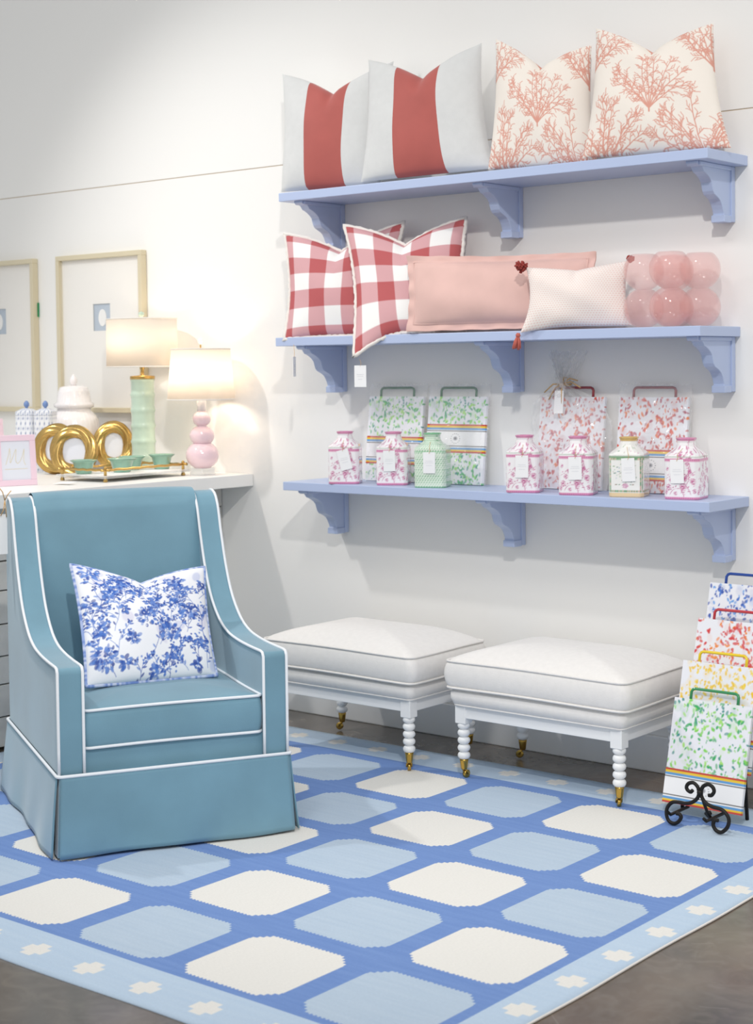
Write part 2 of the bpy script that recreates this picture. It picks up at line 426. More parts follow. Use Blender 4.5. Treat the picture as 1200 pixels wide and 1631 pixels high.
def skin(name, surf, n, mat, parent, raster=None, bn=None, fbox=None):
    P, F, u, v = grid(surf, n, 1); P2, F2, u2, v2 = grid(surf, bn or n, -1)
    V = np.vstack([P, P2]); FF = [tuple(f) for f in F]+[tuple(f+len(P)) for f in F2]
    col = None
    if raster is not None: col = np.vstack([raster.sample(u, v), raster.sample(1-u2, v2)])
    return mesh(name, V, FF, mat, parent, True, col)
def edge_pts(surf, n=40, off=0):
    t = np.linspace(0, 1, n+1)[:-1]; o = np.zeros_like(t)
    U = np.concatenate([t, o+1, 1-t, o]); W = np.concatenate([o, t, o+1, 1-t]); return surf(U, W, 1)
def px(q, Y, zmin=None):
    p = on(q[0], q[1], 'y', Y)
    if zmin is not None: p[2] = max(p[2], zmin)
    return p

Z1, Z2, Z3 = SHZ
def striped(corners, label, seed):
    surf, _ = make_pillow(corners, .072, seed=seed, chop=.2)
    root = thing('throw_pillow', label, 'pillow', group='striped pillows')
    for a, b, nm, mt in ((0, .285, 'linen_panel', M_linen), (.285, .67, 'velvet_panel', M_rvelvet), (.67, 1, 'linen_panel', M_linen)):
        k = int(70*(b-a))+2
        P, F, _, _ = grid(surf, k, 1, a, b, 70); mesh(nm, P, [tuple(f) for f in F], mt, root, True)
    P, F, _, _ = grid(surf, 50, -1); mesh('linen_back', P, [tuple(f) for f in F], M_linen, root, True)
zb = Z1+.008
striped([px((450,118),-.17), px((628,97),-.075), px((448,308),-.24,zb), (.27,-.15,zb)], 'striped pillow with a coral velvet band, at the left end of the top shelf', 1)
striped([px((587,95),-.18), px((768,68),-.075), px((575,290),-.25,zb), px((788,268),-.16,zb)], 'striped pillow with a coral velvet band, next to the coral-print pillows', 2)

def coral_raster(seed, N=300):
    R = Raster(N, N, '#eee6dc'); rnd = random.Random(seed); c = '#d99b8a'
    def twig(x, y, a, L, w, d):
        for i in range(3):
            nx, ny = x+L/3*math.sin(a), y+L/3*math.cos(a); R.line((x, y), (nx, ny), w, c); x, y = nx, ny; a += rnd.uniform(-.2, .2)
            if d: twig(x, y, a+rnd.choice((-1, 1))*rnd.uniform(.6, .95), L*rnd.uniform(.4, .6), w*.85, d-1)
    def coral(x, y, h):
        for a in np.linspace(-1.02, 1.02, 9):
            X, Y, A = x, y, a*.75+rnd.uniform(-.06, .06); L = h*(1.12-.3*abs(a)); n = 9; sd = rnd.choice((-1, 1))
            for i in range(n):
                nx, ny = X+L/n*math.sin(A), Y+L/n*math.cos(A); R.line((X, Y), (nx, ny), .0095-.0035*i/n, c); X, Y = nx, ny; A += rnd.uniform(-.13, .13)+.03*a
                if i > 0: sd = -sd; twig(X, Y, A+sd*rnd.uniform(.55, .9), h*rnd.uniform(.12, .19), .0064, 1)
            twig(X, Y, A+.35, h*.13, .006, 1); twig(X, Y, A-.35, h*.13, .006, 1)
        R.line((x, y-.025), (x, y+.01), .013, c)
    for x, y in ((.5, .3), (.0, .63), (1.0, .63), (.17, -.1), (.83, -.12), (.5, .93)): coral(x, y, .43)
    return R
R_cor = coral_raster(5)
for crn, lab, sd in (([px((790,62),-.17), px((943,72),-.07), px((778,282),-.25,zb), (1.2,-.14,zb)], 'coral-branch print pillow tucked half behind its twin on the top shelf', 3),
                     ([px((950,45),-.18), px((1137,37),-.08), px((928,265),-.265,zb), px((1165,240),-.16,zb)], 'coral-branch print pillow at the right end of the top shelf', 4)):
    surf, _ = make_pillow(crn, .07, seed=sd, chop=.19)
    root = thing('throw_pillow', lab, 'pillow', group='coral print pillows')
    skin('cover', surf, 260, M_print, root, R_cor, 60)

R_pl = Raster(240, 240, '#f3f2ef')
uu = (np.arange(240)+.5)/240; st_ = (np.floor(uu*5.9+.55) % 2 == 0)
cnt = st_[:, None].astype(int)+st_[None, :].astype(int)
for k, c in ((0, '#f3f2ef'), (1, '#d6a5a8'), (2, '#b95c5e')): R_pl.a[cnt == k] = lin(c)
zb = Z2+.008
def fringe(surf, root, seed):
    rs = np.random.RandomState(seed); E = edge_pts(surf, 60); c = E.mean(0); b = MB()
    P = []
    for p in E:
        d = p-c; d /= np.linalg.norm(d); P.append(p+d*rs.uniform(.003, .008))
    b.tube(P, [rs.uniform(.006, .0085) for _ in P], 6, True); b.build('fringe_trim', M_fringe, root, True)
for crn, dr, lab, sd in (([px((455,374),-.17), px((643,355),-.07), px((460,545),-.25,zb), (.29,-.15,zb)], (-.0,-.02,-.012), 'red buffalo-check pillow at the left end of the middle shelf, half covered by another', 6),
                     ([px((550,360),-.175), px((742,348),-.065), np.array([.265,-.285,zb+.01]), px((740,540),-.17,zb)], (.03,-.06,-.095), 'red buffalo-check pillow with a corner hanging over the middle shelf edge', 7)):
    surf, _ = make_pillow(crn, .054, seed=sd, chop=.2, droop=dr)
    root = thing('throw_pillow', lab, 'pillow', group='checked pillows')
    skin('cover', surf, 240, M_print, root, R_pl, 60); fringe(surf, root, sd)

def flanged(corners, label):
    surf, nrm = make_pillow(corners, .0, n=60, chop=.02, pinch=.02, seed=9)
    root = thing('lumbar_pillow', label, 'pillow')
    TL, TR, BL, BR = [np.array(c, float) for c in corners]
    n = 90; u, v = np.meshgrid(np.linspace(0, 1, n+1), np.linspace(0, 1, 51)); u, v = u.ravel(), v.ravel()
    for side in (1, -1):
        P = surf(u, v, 1); a = np.clip((u-.035)/.93, 0, 1); b = np.clip((v-.09)/.82, 0, 1)
        h = np.clip((1-(2*a-1)**2)*(1-(2*b-1)**2), 0, 1)**.5*(.05 if side > 0 else .03)
        wav = .004*np.sin(40*u)*np.exp(-(np.minimum(v, 1-v)/.06)**2)+.004*np.sin(26*v)*np.exp(-(np.minimum(u, 1-u)/.03)**2)
        P = P+nrm*((h+.003)*side+wav)[:, None]
        k = (np.arange(50)[:, None]*(n+1)+np.arange(n)[None]).ravel(); F = np.stack([k, k+1, k+n+2, k+n+1], 1)
        if side < 0: F = F[:, ::-1]
        mesh('front_cover' if side > 0 else 'back_cover', P, [tuple(f) for f in F], M_pvelvet, root, True)
    W = []
    for t in np.linspace(0, 1, 60)[:-1]: W.append((.035+.93*t, .09))
    for t in np.linspace(0, 1, 30)[:-1]: W.append((.965, .09+.82*t))
    for t in np.linspace(0, 1, 60)[:-1]: W.append((.965-.93*t, .91))
    for t in np.linspace(0, 1, 30)[:-1]: W.append((.035, .91-.82*t))
    W = np.array(W); P = surf(W[:, 0], W[:, 1], 1)+nrm*.004
    MB().tube(P, .0025, 6, True).build('welt', M_pvelvet, root, True)
flanged([px((648,408),-.25), px((951,401),-.075), px((648,540),-.282,zb), px((950,520),-.14,zb)], 'long blush velvet lumbar pillow with a flat flange, middle of the middle shelf')

R_we = Raster(220, 150, '#f3ece6'); rnd = random.Random(3)
for j in range(30):
    for i in range(36): R_we.blob((i+.5*(j % 2))/36, (j+.5)/30, .0095, .011, 0, '#e6cbc2', .9)
def tassel(root, p, d, mat, L=.045, r=.016):
    p, d = Vector(p), Vector(d).normalized(); a = d.orthogonal().normalized(); q = d.cross(a); b = MB(); rs = random.Random(4)
    b.tube([p, p+d*.008, p+d*.015], [.005, .009, .006], 10)
    for k in range(26):
        an = rs.uniform(0, 6.28); rr = math.sqrt(rs.random()); o = (a*math.cos(an)+q*math.sin(an))*rr
        b.tube([p+d*.012+o*.004, p+d*(.012+L*.4)+o*r*.7, p+d*(.012+L*rs.uniform(.85, 1))+o*r], [.0022, .0026, .0018], 5)
    b.build('tassel', mat, root, True)
def pompom(root, p, mat, r=.022):
    b = MB(); rs = random.Random(8); p = Vector(p)
    for k in range(60):
        d = Vector((rs.gauss(0, 1), rs.gauss(0, 1), rs.gauss(0, 1))).normalized(); b.tube([p, p+d*r*rs.uniform(.8, 1.1)], [.004, .0035], 5)
    b.build('tassel', mat, root, True)
crn = [px((838,426),-.262), px((1003,415),-.135), px((836,533),-.285,zb+.004), px((1008,520),-.16,zb)]
surf, _ = make_pillow(crn, .055, seed=12, chop=.07, pinch=.06, droop=(-.01, -.012, -.02))
root = thing('lumbar_pillow', 'small cream woven lumbar pillow with terracotta corner tassels beside the pink vase', 'pillow')
skin('cover', surf, 200, M_print, root, R_we, 40)
e = surf(np.array([0., 1, 0]), np.array([1., 1, 0]), 1)
pompom(root, e[0]+np.array([-.012, -.01, .004]), M_tassel_d); pompom(root, e[1]+np.array([.004, 0, .006]), M_tassel_d, .013)
tassel(root, e[2]+np.array([-.004, -.004, -.0]), (-.12, -.1, -1), M_tassel)

# price cards on the checked pillows
def card(name, label, p, w, h, rz, string_to, tilt=0):
    root = thing(name, label, 'price tag', p, rz, 'hanging price cards')
    c = MB().box((-w/2, -.0006, -h), (w/2, .0006, 0)).build('card', M_card, root)
    for k, ww in ((.42, .6), (.5, .5), (.64, .35)): MB().box((-w*ww/2, -.0012, -h*k-.0008), (w*ww/2, -.0006, -h*k+.0008)).build('script_line', M_cardink, c)
    q = Matrix.Rotation(-rz, 3, 'Z') @ (Vector(string_to)-Vector(p))
    MB().tube([(0, 0, -.006), (.003, 0, q.z*.4), q], .0008, 5).build('string', M_twine, root)
p = px((574, 582), -.33); card('price_card', 'white price card hanging from the overhanging checked pillow corner', p, .045, .078, math.radians(22), px((573, 572), -.325))
p = px((469, 568), -.3); card('price_card', 'price card seen edge-on hanging from the leftmost checked pillow', p, .04, .075, math.radians(118), px((468, 549), -.28))

# ------------------------------------------------------------------ bubble vase
fr = on(1068, 518, 'y', -.235); r_, F_ = np.array([.77, .637]), np.array([-.637, .77])
root = thing('bubble_vase', 'pink glass vase of clustered bubbles on the middle shelf', 'vase', (fr[0], fr[1], Z2))
o_l, o_r = -.066*r_+.106*F_, .108*r_+.062*F_
R0 = .0665
for o in (np.zeros(2), o_l, o_r, o_l+o_r):
    for lev in (0, 1):
        prof = []
        for k in range(25):
            a = -math.pi/2+math.pi*k/24; z = R0*math.sin(a); r = R0*math.cos(a)
            if z < -R0*.95: continue
            if lev == 1 and z > R0*.86: continue
            if lev == 0 and z > R0*.93: continue
            prof.append((max(r, .001), z))
        MB().lathe(prof[1:] if False else prof, 32, (o[0], o[1], .0635+lev*.1215)).build('bubble', M_bubble, root, True)

# ------------------------------------------------------------------ china tea jars
def toile(c1, c2, seed, W=420, H=150):
    R = Raster(W, H, '#f6f3f4'); rnd = random.Random(seed); k = W/H
    # drawn per face (4 faces round the jar); x in 0..1 over all faces
    for f in range(4):
        x0 = f*.25
        def vine(x, y, a, L, d):
            for i in range(5):
                nx, ny = x+L/5*math.cos(a)/k, y+L/5*math.sin(a); R.line((x, y), (nx, ny), .0042, c1, .9); x, y = nx, ny; a += rnd.uniform(-.45, .45)
                if rnd.random() < .7:
                    aa = a+rnd.choice((-1, 1))*rnd.uniform(.7, 1.3); R.blob(x+.02*math.cos(aa)/k, y+.04*math.sin(aa), .011, .0055, aa, rnd.choice((c1, c2)), .85)
            if d: vine(x, y, a+.7, L*.6, d-1); vine(x, y, a-.7, L*.6, d-1)
        for bx, by, a in ((.05, .08, 1.0), (.2, .08, 2.0), (.02, .34, .4), (.13, .1, 1.4), (.22, .4, 2.4), (.1, .3, .6), (.03, .72, .4), (.15, .72, .6)): vine(x0+bx, by, a, .26, 1)
        for bx, by, s in ((.04, .2, 1.2), (.14, .22, 1.3), (.215, .3, 1.2), (.08, .42, .8), (.19, .46, .9), (.12, .74, 1.1), (.03, .5, .7), (.21, .76, .8), (.03, .8, .9), (.09, .1, .8), (.16, .34, 1.), (.1, .55, 1.), (.06, .32, .9), (.17, .58, .8), (.225, .14, .9), (.02, .12, .9), (.17, .84, .8), (.08, .84, .8)):
            for q in range(9):
                an = q*.7; R.blob(x0+bx+.013*s*math.cos(an)/1.2, by+.036*s*math.sin(an), .0085*s, .0065*s, -an, c1 if q % 3 else c2, .8)
            R.blob(x0+bx, by, .008*s, .012*s, 0, c1, .9)
    for y0, y1 in ((.0, .045), (.625, .665), (.955, 1)):
        R.rect(0, y0, 1, y1, c2)
        for i in range(64): R.blob((i+.5)/64, (y0+y1)/2, .0035, .007, 0, c1, .8)
    R.rect(0, .69, 1, .70, '#a9c3a0')
    return R
def trellis(W=420, H=150):
    R = Raster(W, H, '#e2eede')
    for j in range(26):
        for i in range(48):
            x, y = (i+.5*(j % 2))/48, (j+.5)/26
            R.blob(x, y, .0068, .0052, .8, '#4fa56c', .95); R.blob(x+.005, y+.012, .0056, .0036, -.8, '#66b57e', .9)
    R.rect(0, 0, 1, .02, '#7fbf90'); R.rect(0, .66, 1, .675, '#8cc79a'); R.rect(0, .97, 1, 1, '#7fbf90')
    return R
def famille(W=420, H=150):
    R = Raster(W, H, '#f4f3ee'); rnd = random.Random(2)
    R.rect(0, 0, 1, .07, '#e9cfa4')
    for f in range(4):
        x0 = f*.25
        for t in np.linspace(0, 1, 26):
            for (x, y) in ((x0+.012, .1+.55*t), (x0+.238, .1+.55*t), (x0+.012+.226*t, .64), (x0+.012+.226*t, .1)): R.blob(x, y, .009, .02, 0, rnd.choice(('#8fb68c', '#6f9d74', '#d7b7a4')), .9)
        for q in range(60):
            x, y = x0+rnd.uniform(.04, .21), rnd.uniform(.2, .6)
            R.blob(x, y, .006, .004*rnd.uniform(.7, 2), rnd.uniform(0, 3), rnd.choice(('#4f8a5e', '#3f7f6c', '#5d86b8', '#77a56c', '#8a5b3c')), .9)
        for q in range(7): R.blob(x0+.125+.012*math.cos(q), .19+.03*math.sin(q), .012, .012, q, '#d79abb', .8)
        for q in range(18): R.blob(x0+rnd.uniform(.02, .23), rnd.uniform(.72, .9), .007, .005, rnd.uniform(0, 3), rnd.choice(('#4f8a5e', '#d79abb', '#77a56c')), .9)
    R.rect(0, .66, 1, .69, '#7fa77f'); R.rect(0, .93, 1, 1, '#d9b66f')
    return R
JW, JH = .058, .195
def jar_section(hw, ch, n=48):
    """chamfered square outline, n points per face"""
    pts = []
    for f in range(4):
        a = math.pi/2*f; c, s = math.cos(a), math.sin(a)
        for k in range(n):
            t = k/n; xx = -hw+2*hw*t; yy = -hw
            e = hw-abs(xx)
            if e < ch: yy += (ch-e)*.55; xx *= 1-(ch-e)*.25/hw
            pts.append((c*xx-s*yy, s*xx+c*yy))
    return pts
JPROF = [(0, JW*.97, .012), (.004, JW, .013), (.132, JW, .013), (.1365, JW*1.0, .013)]
LPROF = [(.1368, JW*1.0, .013), (.141, JW*.98, .014), (.147, JW*.9, .02), (.156, JW*.72, .022), (.164, JW*.57, .02), (.169, JW*.5, .02), (.18, JW*.46, .02), (.188, JW*.49, .02), (.1915, JW*.53, .02), (JH, JW*.53, .02), (JH-.002, JW*.44, .018), (JH-.006, JW*.42, .018)]
def loft(prof, dens, R):
    P = []
    for (a, b) in zip(prof[:-1], prof[1:]):
        k = max(1, int(abs(b[0]-a[0])/dens))
        for i in range(k): t = i/k; P.append(tuple(a[q]*(1-t)+b[q]*t for q in range(3)))
    P.append(prof[-1]); n = 48; V, F, U, W = [], [], [], []
    for z, hw, ch in P:
        for k, (x, y) in enumerate(jar_section(hw, min(ch, hw*.6), n)): V.append((x, y, z)); U.append((k+.5)/(4*n)); W.append(z/JH)
    N = 4*n
    for i in range(len(P)-1):
        for k in range(N): F.append((i*N+k, i*N+(k+1) % N, (i+1)*N+(k+1) % N, (i+1)*N+k))
    F.append(tuple(range(N-1, -1, -1))); F.append(tuple((len(P)-1)*N+k for k in range(N)))
    return V, F, R.sample(np.array(U), np.array(W))
def make_jar(R, label, group):
    root = thing('tea_jar', label, 'jar', group=group)
    V, F, c = loft(JPROF, .0028, R); mesh('jar_body', V, F, M_china, root, False, c)
    V, F, c = loft(LPROF, .0028, R); mesh('lid', V, F, M_china, root, False, c)
    return root
def jar_tag(root, tilt=0, dx=.0, h=.076, w=.044):
    y = -JW-.0035
    ca, sa = math.cos(tilt), math.sin(tilt)
    def P(x, z): return (dx+ca*x-sa*z, y, .128+sa*x+ca*z)
    V = [P(-w/2, -h), P(w/2, -h), P(w/2, .0), P(-w/2, .0)]
    V = V+[(a, b-.0008, c) for a, b, c in V]
    t = mesh('hang_tag', V, [(0,3,2,1)[::-1], (4,5,6,7), (0,1,5,4), (1,2,6,5), (2,3,7,6), (3,0,4,7)], M_card, root)
    for zc, ww in ((-.032, .6), (-.038, .7), (-.048, .5)):
        q = [P(-w*ww/2, zc-.0006), P(w*ww/2, zc-.0006), P(w*ww/2, zc+.0006), P(-w*ww/2, zc+.0006)]
        mesh('script_line', [(a, b-.0011, c) for a, b, c in q], [(0, 1, 2, 3)], M_cardink, t)
    a = P(0, -.005); MB().tube([(a[0], y-.0015, a[2]), (a[0]+.004, y-.002, .1335), (dx, -JW*.93-.002, .143), (0, -JW*.6, .163)], .0008, 5).build('string', M_twine, t)
def face_cam(x, y, off): return math.atan2(CAM[0]-x, -(CAM[1]-y))*1.0-math.radians(off)
PINK = 'pink toile tea jars'
jars = [('p', (551,769), 8, 'pink floral china jar with a tilted tag, leftmost on the bottom shelf', .24, -.004),
        ('p', (628,771), 9, 'pink floral china jar directly left of the green patterned jar', .02, -.008),
        ('g', (690,775), 12, 'green leaf-trellis china jar on the bottom shelf', 0, 0),
        ('p', (837,783), 10, 'pink floral china jar just left of the raffia-tied cellophane bag', 0, .0),
        ('p', (922,787), 11, 'pink floral china jar standing before the raffia-tied cellophane bag', .02, .0),
        ('f', (1003,790), 12, 'green bordered china jar painted with colourful flowers and birds', .05, .008),
        ('p', (1094,794), 18, 'pink floral china jar at the right end of the bottom shelf', .03, -.012)]
RAS = dict(p=toile('#c2568f', '#dd93b6', 4), g=trellis(), f=famille()); proto = {}
for kind, q, off, lab, tilt, dx in jars:
    b = on(q[0], q[1]+2, 'z', Z3+.0005); d = np.array([b[0]-CAM[0], b[1]-CAM[1]]); d /= np.linalg.norm(d)
    x, y = b[0]+d[0]*JW, b[1]+d[1]*JW
    if kind not in proto: root = proto[kind] = make_jar(RAS[kind], lab, PINK if kind == 'p' else None)
    else:
        root = bpy.data.objects.new('tea_jar', None); COL.objects.link(root); root.empty_display_size = .1; tag(root, lab, 'jar', PINK)
        for ch in [c for c in proto[kind].children if c.name.split('.')[0] in ('jar_body', 'lid')]:
            c = ch.copy(); COL.objects.link(c); c.parent = root
    root.location = (x, y, Z3+.0005); root.rotation_euler = (0, 0, math.atan2(d[1], d[0])-math.pi/2-math.radians(off)+0)
    jar_tag(root, tilt, dx)

# ------------------------------------------------------------------ confetti acrylic boards
BW, BH, BT = .264, .322, .012
def confetti(colors, seed, n=420, bg='#eeeff4'):
    R = Raster(170, 206, bg); rnd = random.Random(seed); k = BH/BW
    for q in range(60): R.blob(rnd.random(), rnd.random(), rnd.uniform(.02, .06), rnd.uniform(.02, .05), rnd.uniform(0, 3), rnd.choice(colors), .13, 2)
    for q in range(n):
        x, y, a = rnd.random(), rnd.random(), rnd.uniform(0, 3.1); s = rnd.uniform(.6, 1.6)
        if rnd.random() < .45: x, y = (x*.5+.25*rnd.choice((0, 1, 1.5, 2))) % 1, y
        c = rnd.choice(colors)
        for j in range(rnd.choice((1, 1, 2))): R.blob(x+rnd.uniform(-.012, .012), y+rnd.uniform(-.012, .012), .017*s*rnd.uniform(.7, 1.3), .0095*s, a+rnd.uniform(-.5, .5), c, rnd.uniform(.65, .95), 2.5)
    return R
def band_raster(flip=False):
    R = Raster(180, 72, '#f5f5f6'); cols = ('#c9473f', '#f0c93a', '#5f9fd6')
    for i, c in enumerate(cols):
        R.rect(0, 1-(i+1)*.062, 1, 1-i*.062, c); R.rect(0, i*.062, 1, (i+1)*.062, c)
    R.rect(0, .757, 1, .772, '#222222'); R.rect(0, .232, 1, .247, '#222222')
    for k in range(14):
        a = 2*math.pi*k/14; R.blob(.5+.075*math.cos(a), .5+.17*math.sin(a), .008, .012, 0, '#55555a', .9)
    R.blob(.5, .5, .035, .07, 0, '#9a9aa2', .8); R.blob(.5, .5, .015, .03, 0, '#55555a', .8)
    return R
R_band = band_raster()
BOARD_COL = dict(green=('#2fae62', '#2fae62', '#86d957', '#1f8f86', '#a6e36c'), red=('#c9403a', '#c9403a', '#ee7f35', '#e0553a', '#b23a55'), redorange=('#d93a3c', '#f08a2e', '#d93a3c'), yellow=('#f3c81f', '#f3c81f', '#f6d95a'), blue=('#2b55b0', '#3a76cf', '#2b55b0', '#6aa5e6'))
HANDLE = dict(green='#2f8f56', dgreen='#1e6b45', red='#c4323c', dred='#8f2a34', yellow='#f0cf1c', blue='#1f4aa0')
BM = {}
def board_meshes(kind, seed):
    if kind in BM: return BM[kind]
    R = confetti(BOARD_COL[kind], seed); n, m_ = 130, 158
    u, v = np.meshgrid(np.linspace(0, 1, n+1), np.linspace(0, 1, m_+1)); u, v = u.ravel(), v.ravel()
    rim = .0
    V = np.stack([(u-.5)*BW, np.full_like(u, -BT), v*BH], 1)
    a = (np.arange(m_)[:, None]*(n+1)+np.arange(n)[None]).ravel(); F = [tuple(f) for f in np.stack([a, a+1, a+n+2, a+n+1], 1)]
    N = len(V); c = R.sample(u, v)
    ring = [i for i in range(n+1)]+[j*(n+1)+n for j in range(1, m_+1)]+[m_*(n+1)+i for i in range(n-1, -1, -1)]+[j*(n+1) for j in range(m_-1, 0, -1)]
    Vb = V[ring].copy(); Vb[:, 1] = 0; cb = c[ring]; V = np.vstack([V, Vb]); c = np.vstack([c, cb]); L = len(ring)
    for k in range(L): F.append((ring[k], N+k, N+(k+1) % L, ring[(k+1) % L]))
    F.append(tuple(N+k for k in range(L-1, -1, -1)))
    o = mesh('slab', V, F, M_acryl, None, False, c); BM[kind] = o.data; bpy.data.objects.remove(o); return BM[kind]
def bandmesh():
    if 'band' in BM: return BM['band']
    n, m_ = 180, 72; w, h = BW+.002, .105
    u, v = np.meshgrid(np.linspace(0, 1, n+1), np.linspace(0, 1, m_+1)); u, v = u.ravel(), v.ravel()
    V = np.stack([(u-.5)*w, np.full_like(u, -BT-.0008), v*h], 1)
    a = (np.arange(m_)[:, None]*(n+1)+np.arange(n)[None]).ravel(); F = [tuple(f) for f in np.stack([a, a+1, a+n+2, a+n+1], 1)]
    N = len(V); c = R_band.sample(u, v)
    for i in (0, n):
        idx = [j*(n+1)+i for j in range(m_+1)]; b0 = len(V); Vb = V[idx].copy(); Vb[:, 1] = 0; V = np.vstack([V, Vb]); c = np.vstack([c, c[idx]])
        for j in range(m_):
            q = (idx[j], idx[j+1], b0+j+1, b0+j); F.append(q if i == 0 else q[::-1])
    o = mesh('band', V, F, M_paper, None, False, c); BM['band'] = o.data; bpy.data.objects.remove(o); return BM['band']
def board(kind, hcol, label, loc, lean, group, band_z=None, wrap=None, seed=1):
    root = thing('serving_board', label, 'board', loc, 0, group); root.rotation_euler = (-lean, 0, 0)
    s = bpy.data.objects.new('slab', board_meshes(kind, seed)); COL.objects.link(s); s.parent = root
    hw, hh = .08, .033; P = [(-hw, -.006, BH-.004), (-hw, -.006, BH+hh-.01), (-hw+.004, -.006, BH+hh-.003), (-hw+.011, -.006, BH+hh)]
    P += [(-x, y, z) for x, y, z in P[::-1]]
    MB().tube(P, .0047, 8).build('handle', pbr('handle_'+hcol, HANDLE[hcol], .3, coat=.5), root, True)
    if band_z is not None:
        b = bpy.data.objects.new('label_band', bandmesh()); COL.objects.link(b); b.parent = root; b.location = (0, 0, band_z)
    if wrap:
        rs = np.random.RandomState(seed); n, m_ = 44, 52; V, F = [], []
        ph = rs.rand(8)*6.28
        top = BH+.045 if wrap == 'flat' else BH+.16
        for side in (-1, 1):
            for j in range(m_+1):
                for i in range(n+1):
                    u, v = i/n*2-1, j/m_; z = v*top
                    if wrap == 'flat': hw = BW/2+.007; x = u*hw; y0 = -BT-.006
                    else:
                        # gathered: narrows to a neck, then flares
                        t = np.interp(z, [0, .02, .24, .31, BH+.035, BH+.05, BH+.1, top], [.15, .155, .165, .14, .03, .022, .05, .075]); x = u*t+.0*z
                        x += -.03*np.clip((z-.2)/.12, 0, 1); y0 = -BT-.012-.02*math.sin(min(1, v*1.4)*math.pi)
                    ed = (1-abs(u)**6)
                    wr = .003*math.sin(17*u+ph[0]+9*v)+.003*math.sin(31*v+ph[1]-8*u)+.002*math.sin(43*u*v+ph[2])+rs.uniform(-.0022, .0022)
                    neck = 1
                    if wrap != 'flat' and z > BH+.0: wr *= 4; 
                    y = (y0-abs(wr)*1.2)*ed if side < 0 else (.004+abs(wr)*.5)*ed-.004
                    V.append((x+(rs.uniform(-.003, .003) if abs(u) > .97 else 0), y, z+(rs.uniform(-.006, .006) if j == m_ else 0)))
        K = (n+1)*(m_+1)
        for s_ in (0, 1):
            for j in range(m_):
                for i in range(n):
                    a = s_*K+j*(n+1)+i; q = (a, a+1, a+n+2, a+n+1); F.append(q if s_ == 0 else q[::-1])
        mesh('cellophane', V, F, M_cello if wrap == 'flat' else M_cellobag, root, False)
        if wrap == 'bag':
            b = MB(); c = Vector((-.03, -.02, BH+.043))
            b.tube([c+Vector((.026*math.cos(t), .012*math.sin(t), .003*math.sin(2*t))) for t in np.linspace(0, 6.28, 20)], .003, 5)
            for e in ((-.07, -.02, -.03), (-.05, -.02, -.055), (.06, -.01, .012), (.075, -.015, -.012), (.005, -.02, -.07), (.02, -.02, .02)):
                e = Vector(e); b.tube([c+Vector((0, -.012, 0)), c+e*.5+Vector((0, -.012, .014)), c+e], .0024, 5)
            b.build('raffia_bow', M_twine, root, True)
            MB().box((-.055, -.042, BH-.06), (-.018, -.0405, BH+.02)).build('gift_card', M_card, root)
    return root
lean = math.radians(6)
def wrapped(kind, hcol, xl, xr, ybot, label, band, wrap, seed, yy=-.05):
    c = on((xl+xr)/2, ybot, 'y', yy)
    board(kind, hcol, label, (c[0], yy, Z3+.001), -lean*-1, 'wrapped confetti boards', band, wrap, seed)
wrapped('green', 'dgreen', 586, 669, 766, 'green confetti board in clear wrap behind the two leftmost pink jars', .065, 'flat', 1)
wrapped('green', 'dgreen', 681, 769, 772, 'green confetti board in clear wrap behind the green trellis jar', .115, 'flat', 1)
wrapped('red', 'dred', 864, 952, 779, 'red and orange confetti board in a raffia-tied cellophane bag', None, 'bag', 2)
wrapped('red', 'dred', 984, 1090, 787, 'red and orange confetti board in flat clear wrap behind the colourful flower jar', .04, 'flat', 2)

# floor display: easel, stepped rack, four boards
XB = 1.743
steps = [('green', 'green', -.44, .038), ('yellow', 'yellow', -.385, .146), ('redorange', 'red', -.287, .266), ('blue', 'blue', -.207, .371)]
labs = ['green confetti board with striped paper band standing on the black scroll easel', 'yellow confetti board on the rack just behind the green one',
        'red and orange confetti board on the rack behind the yellow one', 'blue confetti board, highest and farthest back on the floor rack']
for (k, h, y, z), lb in zip(steps, labs):
    board(k, h, lb, (XB, y, z), math.radians(14.5), 'boards on the floor rack', .0, None, 11+len(k))
root = thing('display_rack', 'black iron stepped rack holding the yellow, red and blue boards', 'rack', (XB, -.2, 0))
for k, h, y, z in steps[1:]:
    b = MB(); yy = y+.2
    for s in (-1, 1):
        b.tube([(s*.1, yy-.018, z+.012), (s*.1, yy-.018, z-.006), (s*.1, yy+.02, z-.006)], .0045, 8)
    b.tube([(-.12, yy-.004, z-.0065), (.12, yy-.004, z-.0065)], .005, 8); b.build('ledge', M_iron, root, True)
for s in (-1, 1):
    P = [(s*.11, -.165, .006), (s*.11, -.178, .134)]+[(s*.11, y+.2+.0, z-.012) for _, _, y, z in steps[1:]]+[(s*.11, .06, .36), (s*.11, .1, .006)]
    MB().tube(P, .006, 8).build('side_rail', M_iron, root, True)
root = thing('scroll_easel', 'black wrought-iron easel with scrolled feet holding the green board', 'easel', (0, 0, 0))
def sc(pts): return smooth_line([on(1040+x/7.5, 1180+y/7.5, 'y', -.555) for x, y in pts], 5)
Lc = sc([(480,590),(455,610),(420,590),(405,550),(430,510),(485,500),(535,545),(555,610),(535,685),(470,735),(390,747),(310,733),(235,735),(180,790),(165,870),(190,950),(245,988),(305,970),(340,915),(320,875),(285,868)])
Rc = sc([(655,605),(680,620),(668,650),(705,650),(735,605),(715,550),(660,520),(605,545),(580,600),(590,675),(640,745),(720,790),(810,815),(870,860),(912,940),(895,1030),(830,1090),(765,1075),(725,1010),(740,950),(785,950)][2:])
for C_ in (Lc, Rc):
    zmin = min(p[2] for p in C_); C_ = [np.array([p[0], p[1], max(p[2], .012)]) for p in C_]
    MB().tube(C_, .0058, 8).build('scroll', M_iron, root, True)
a = on(1040+567/7.5, 1180+615/7.5, 'y', -.555)
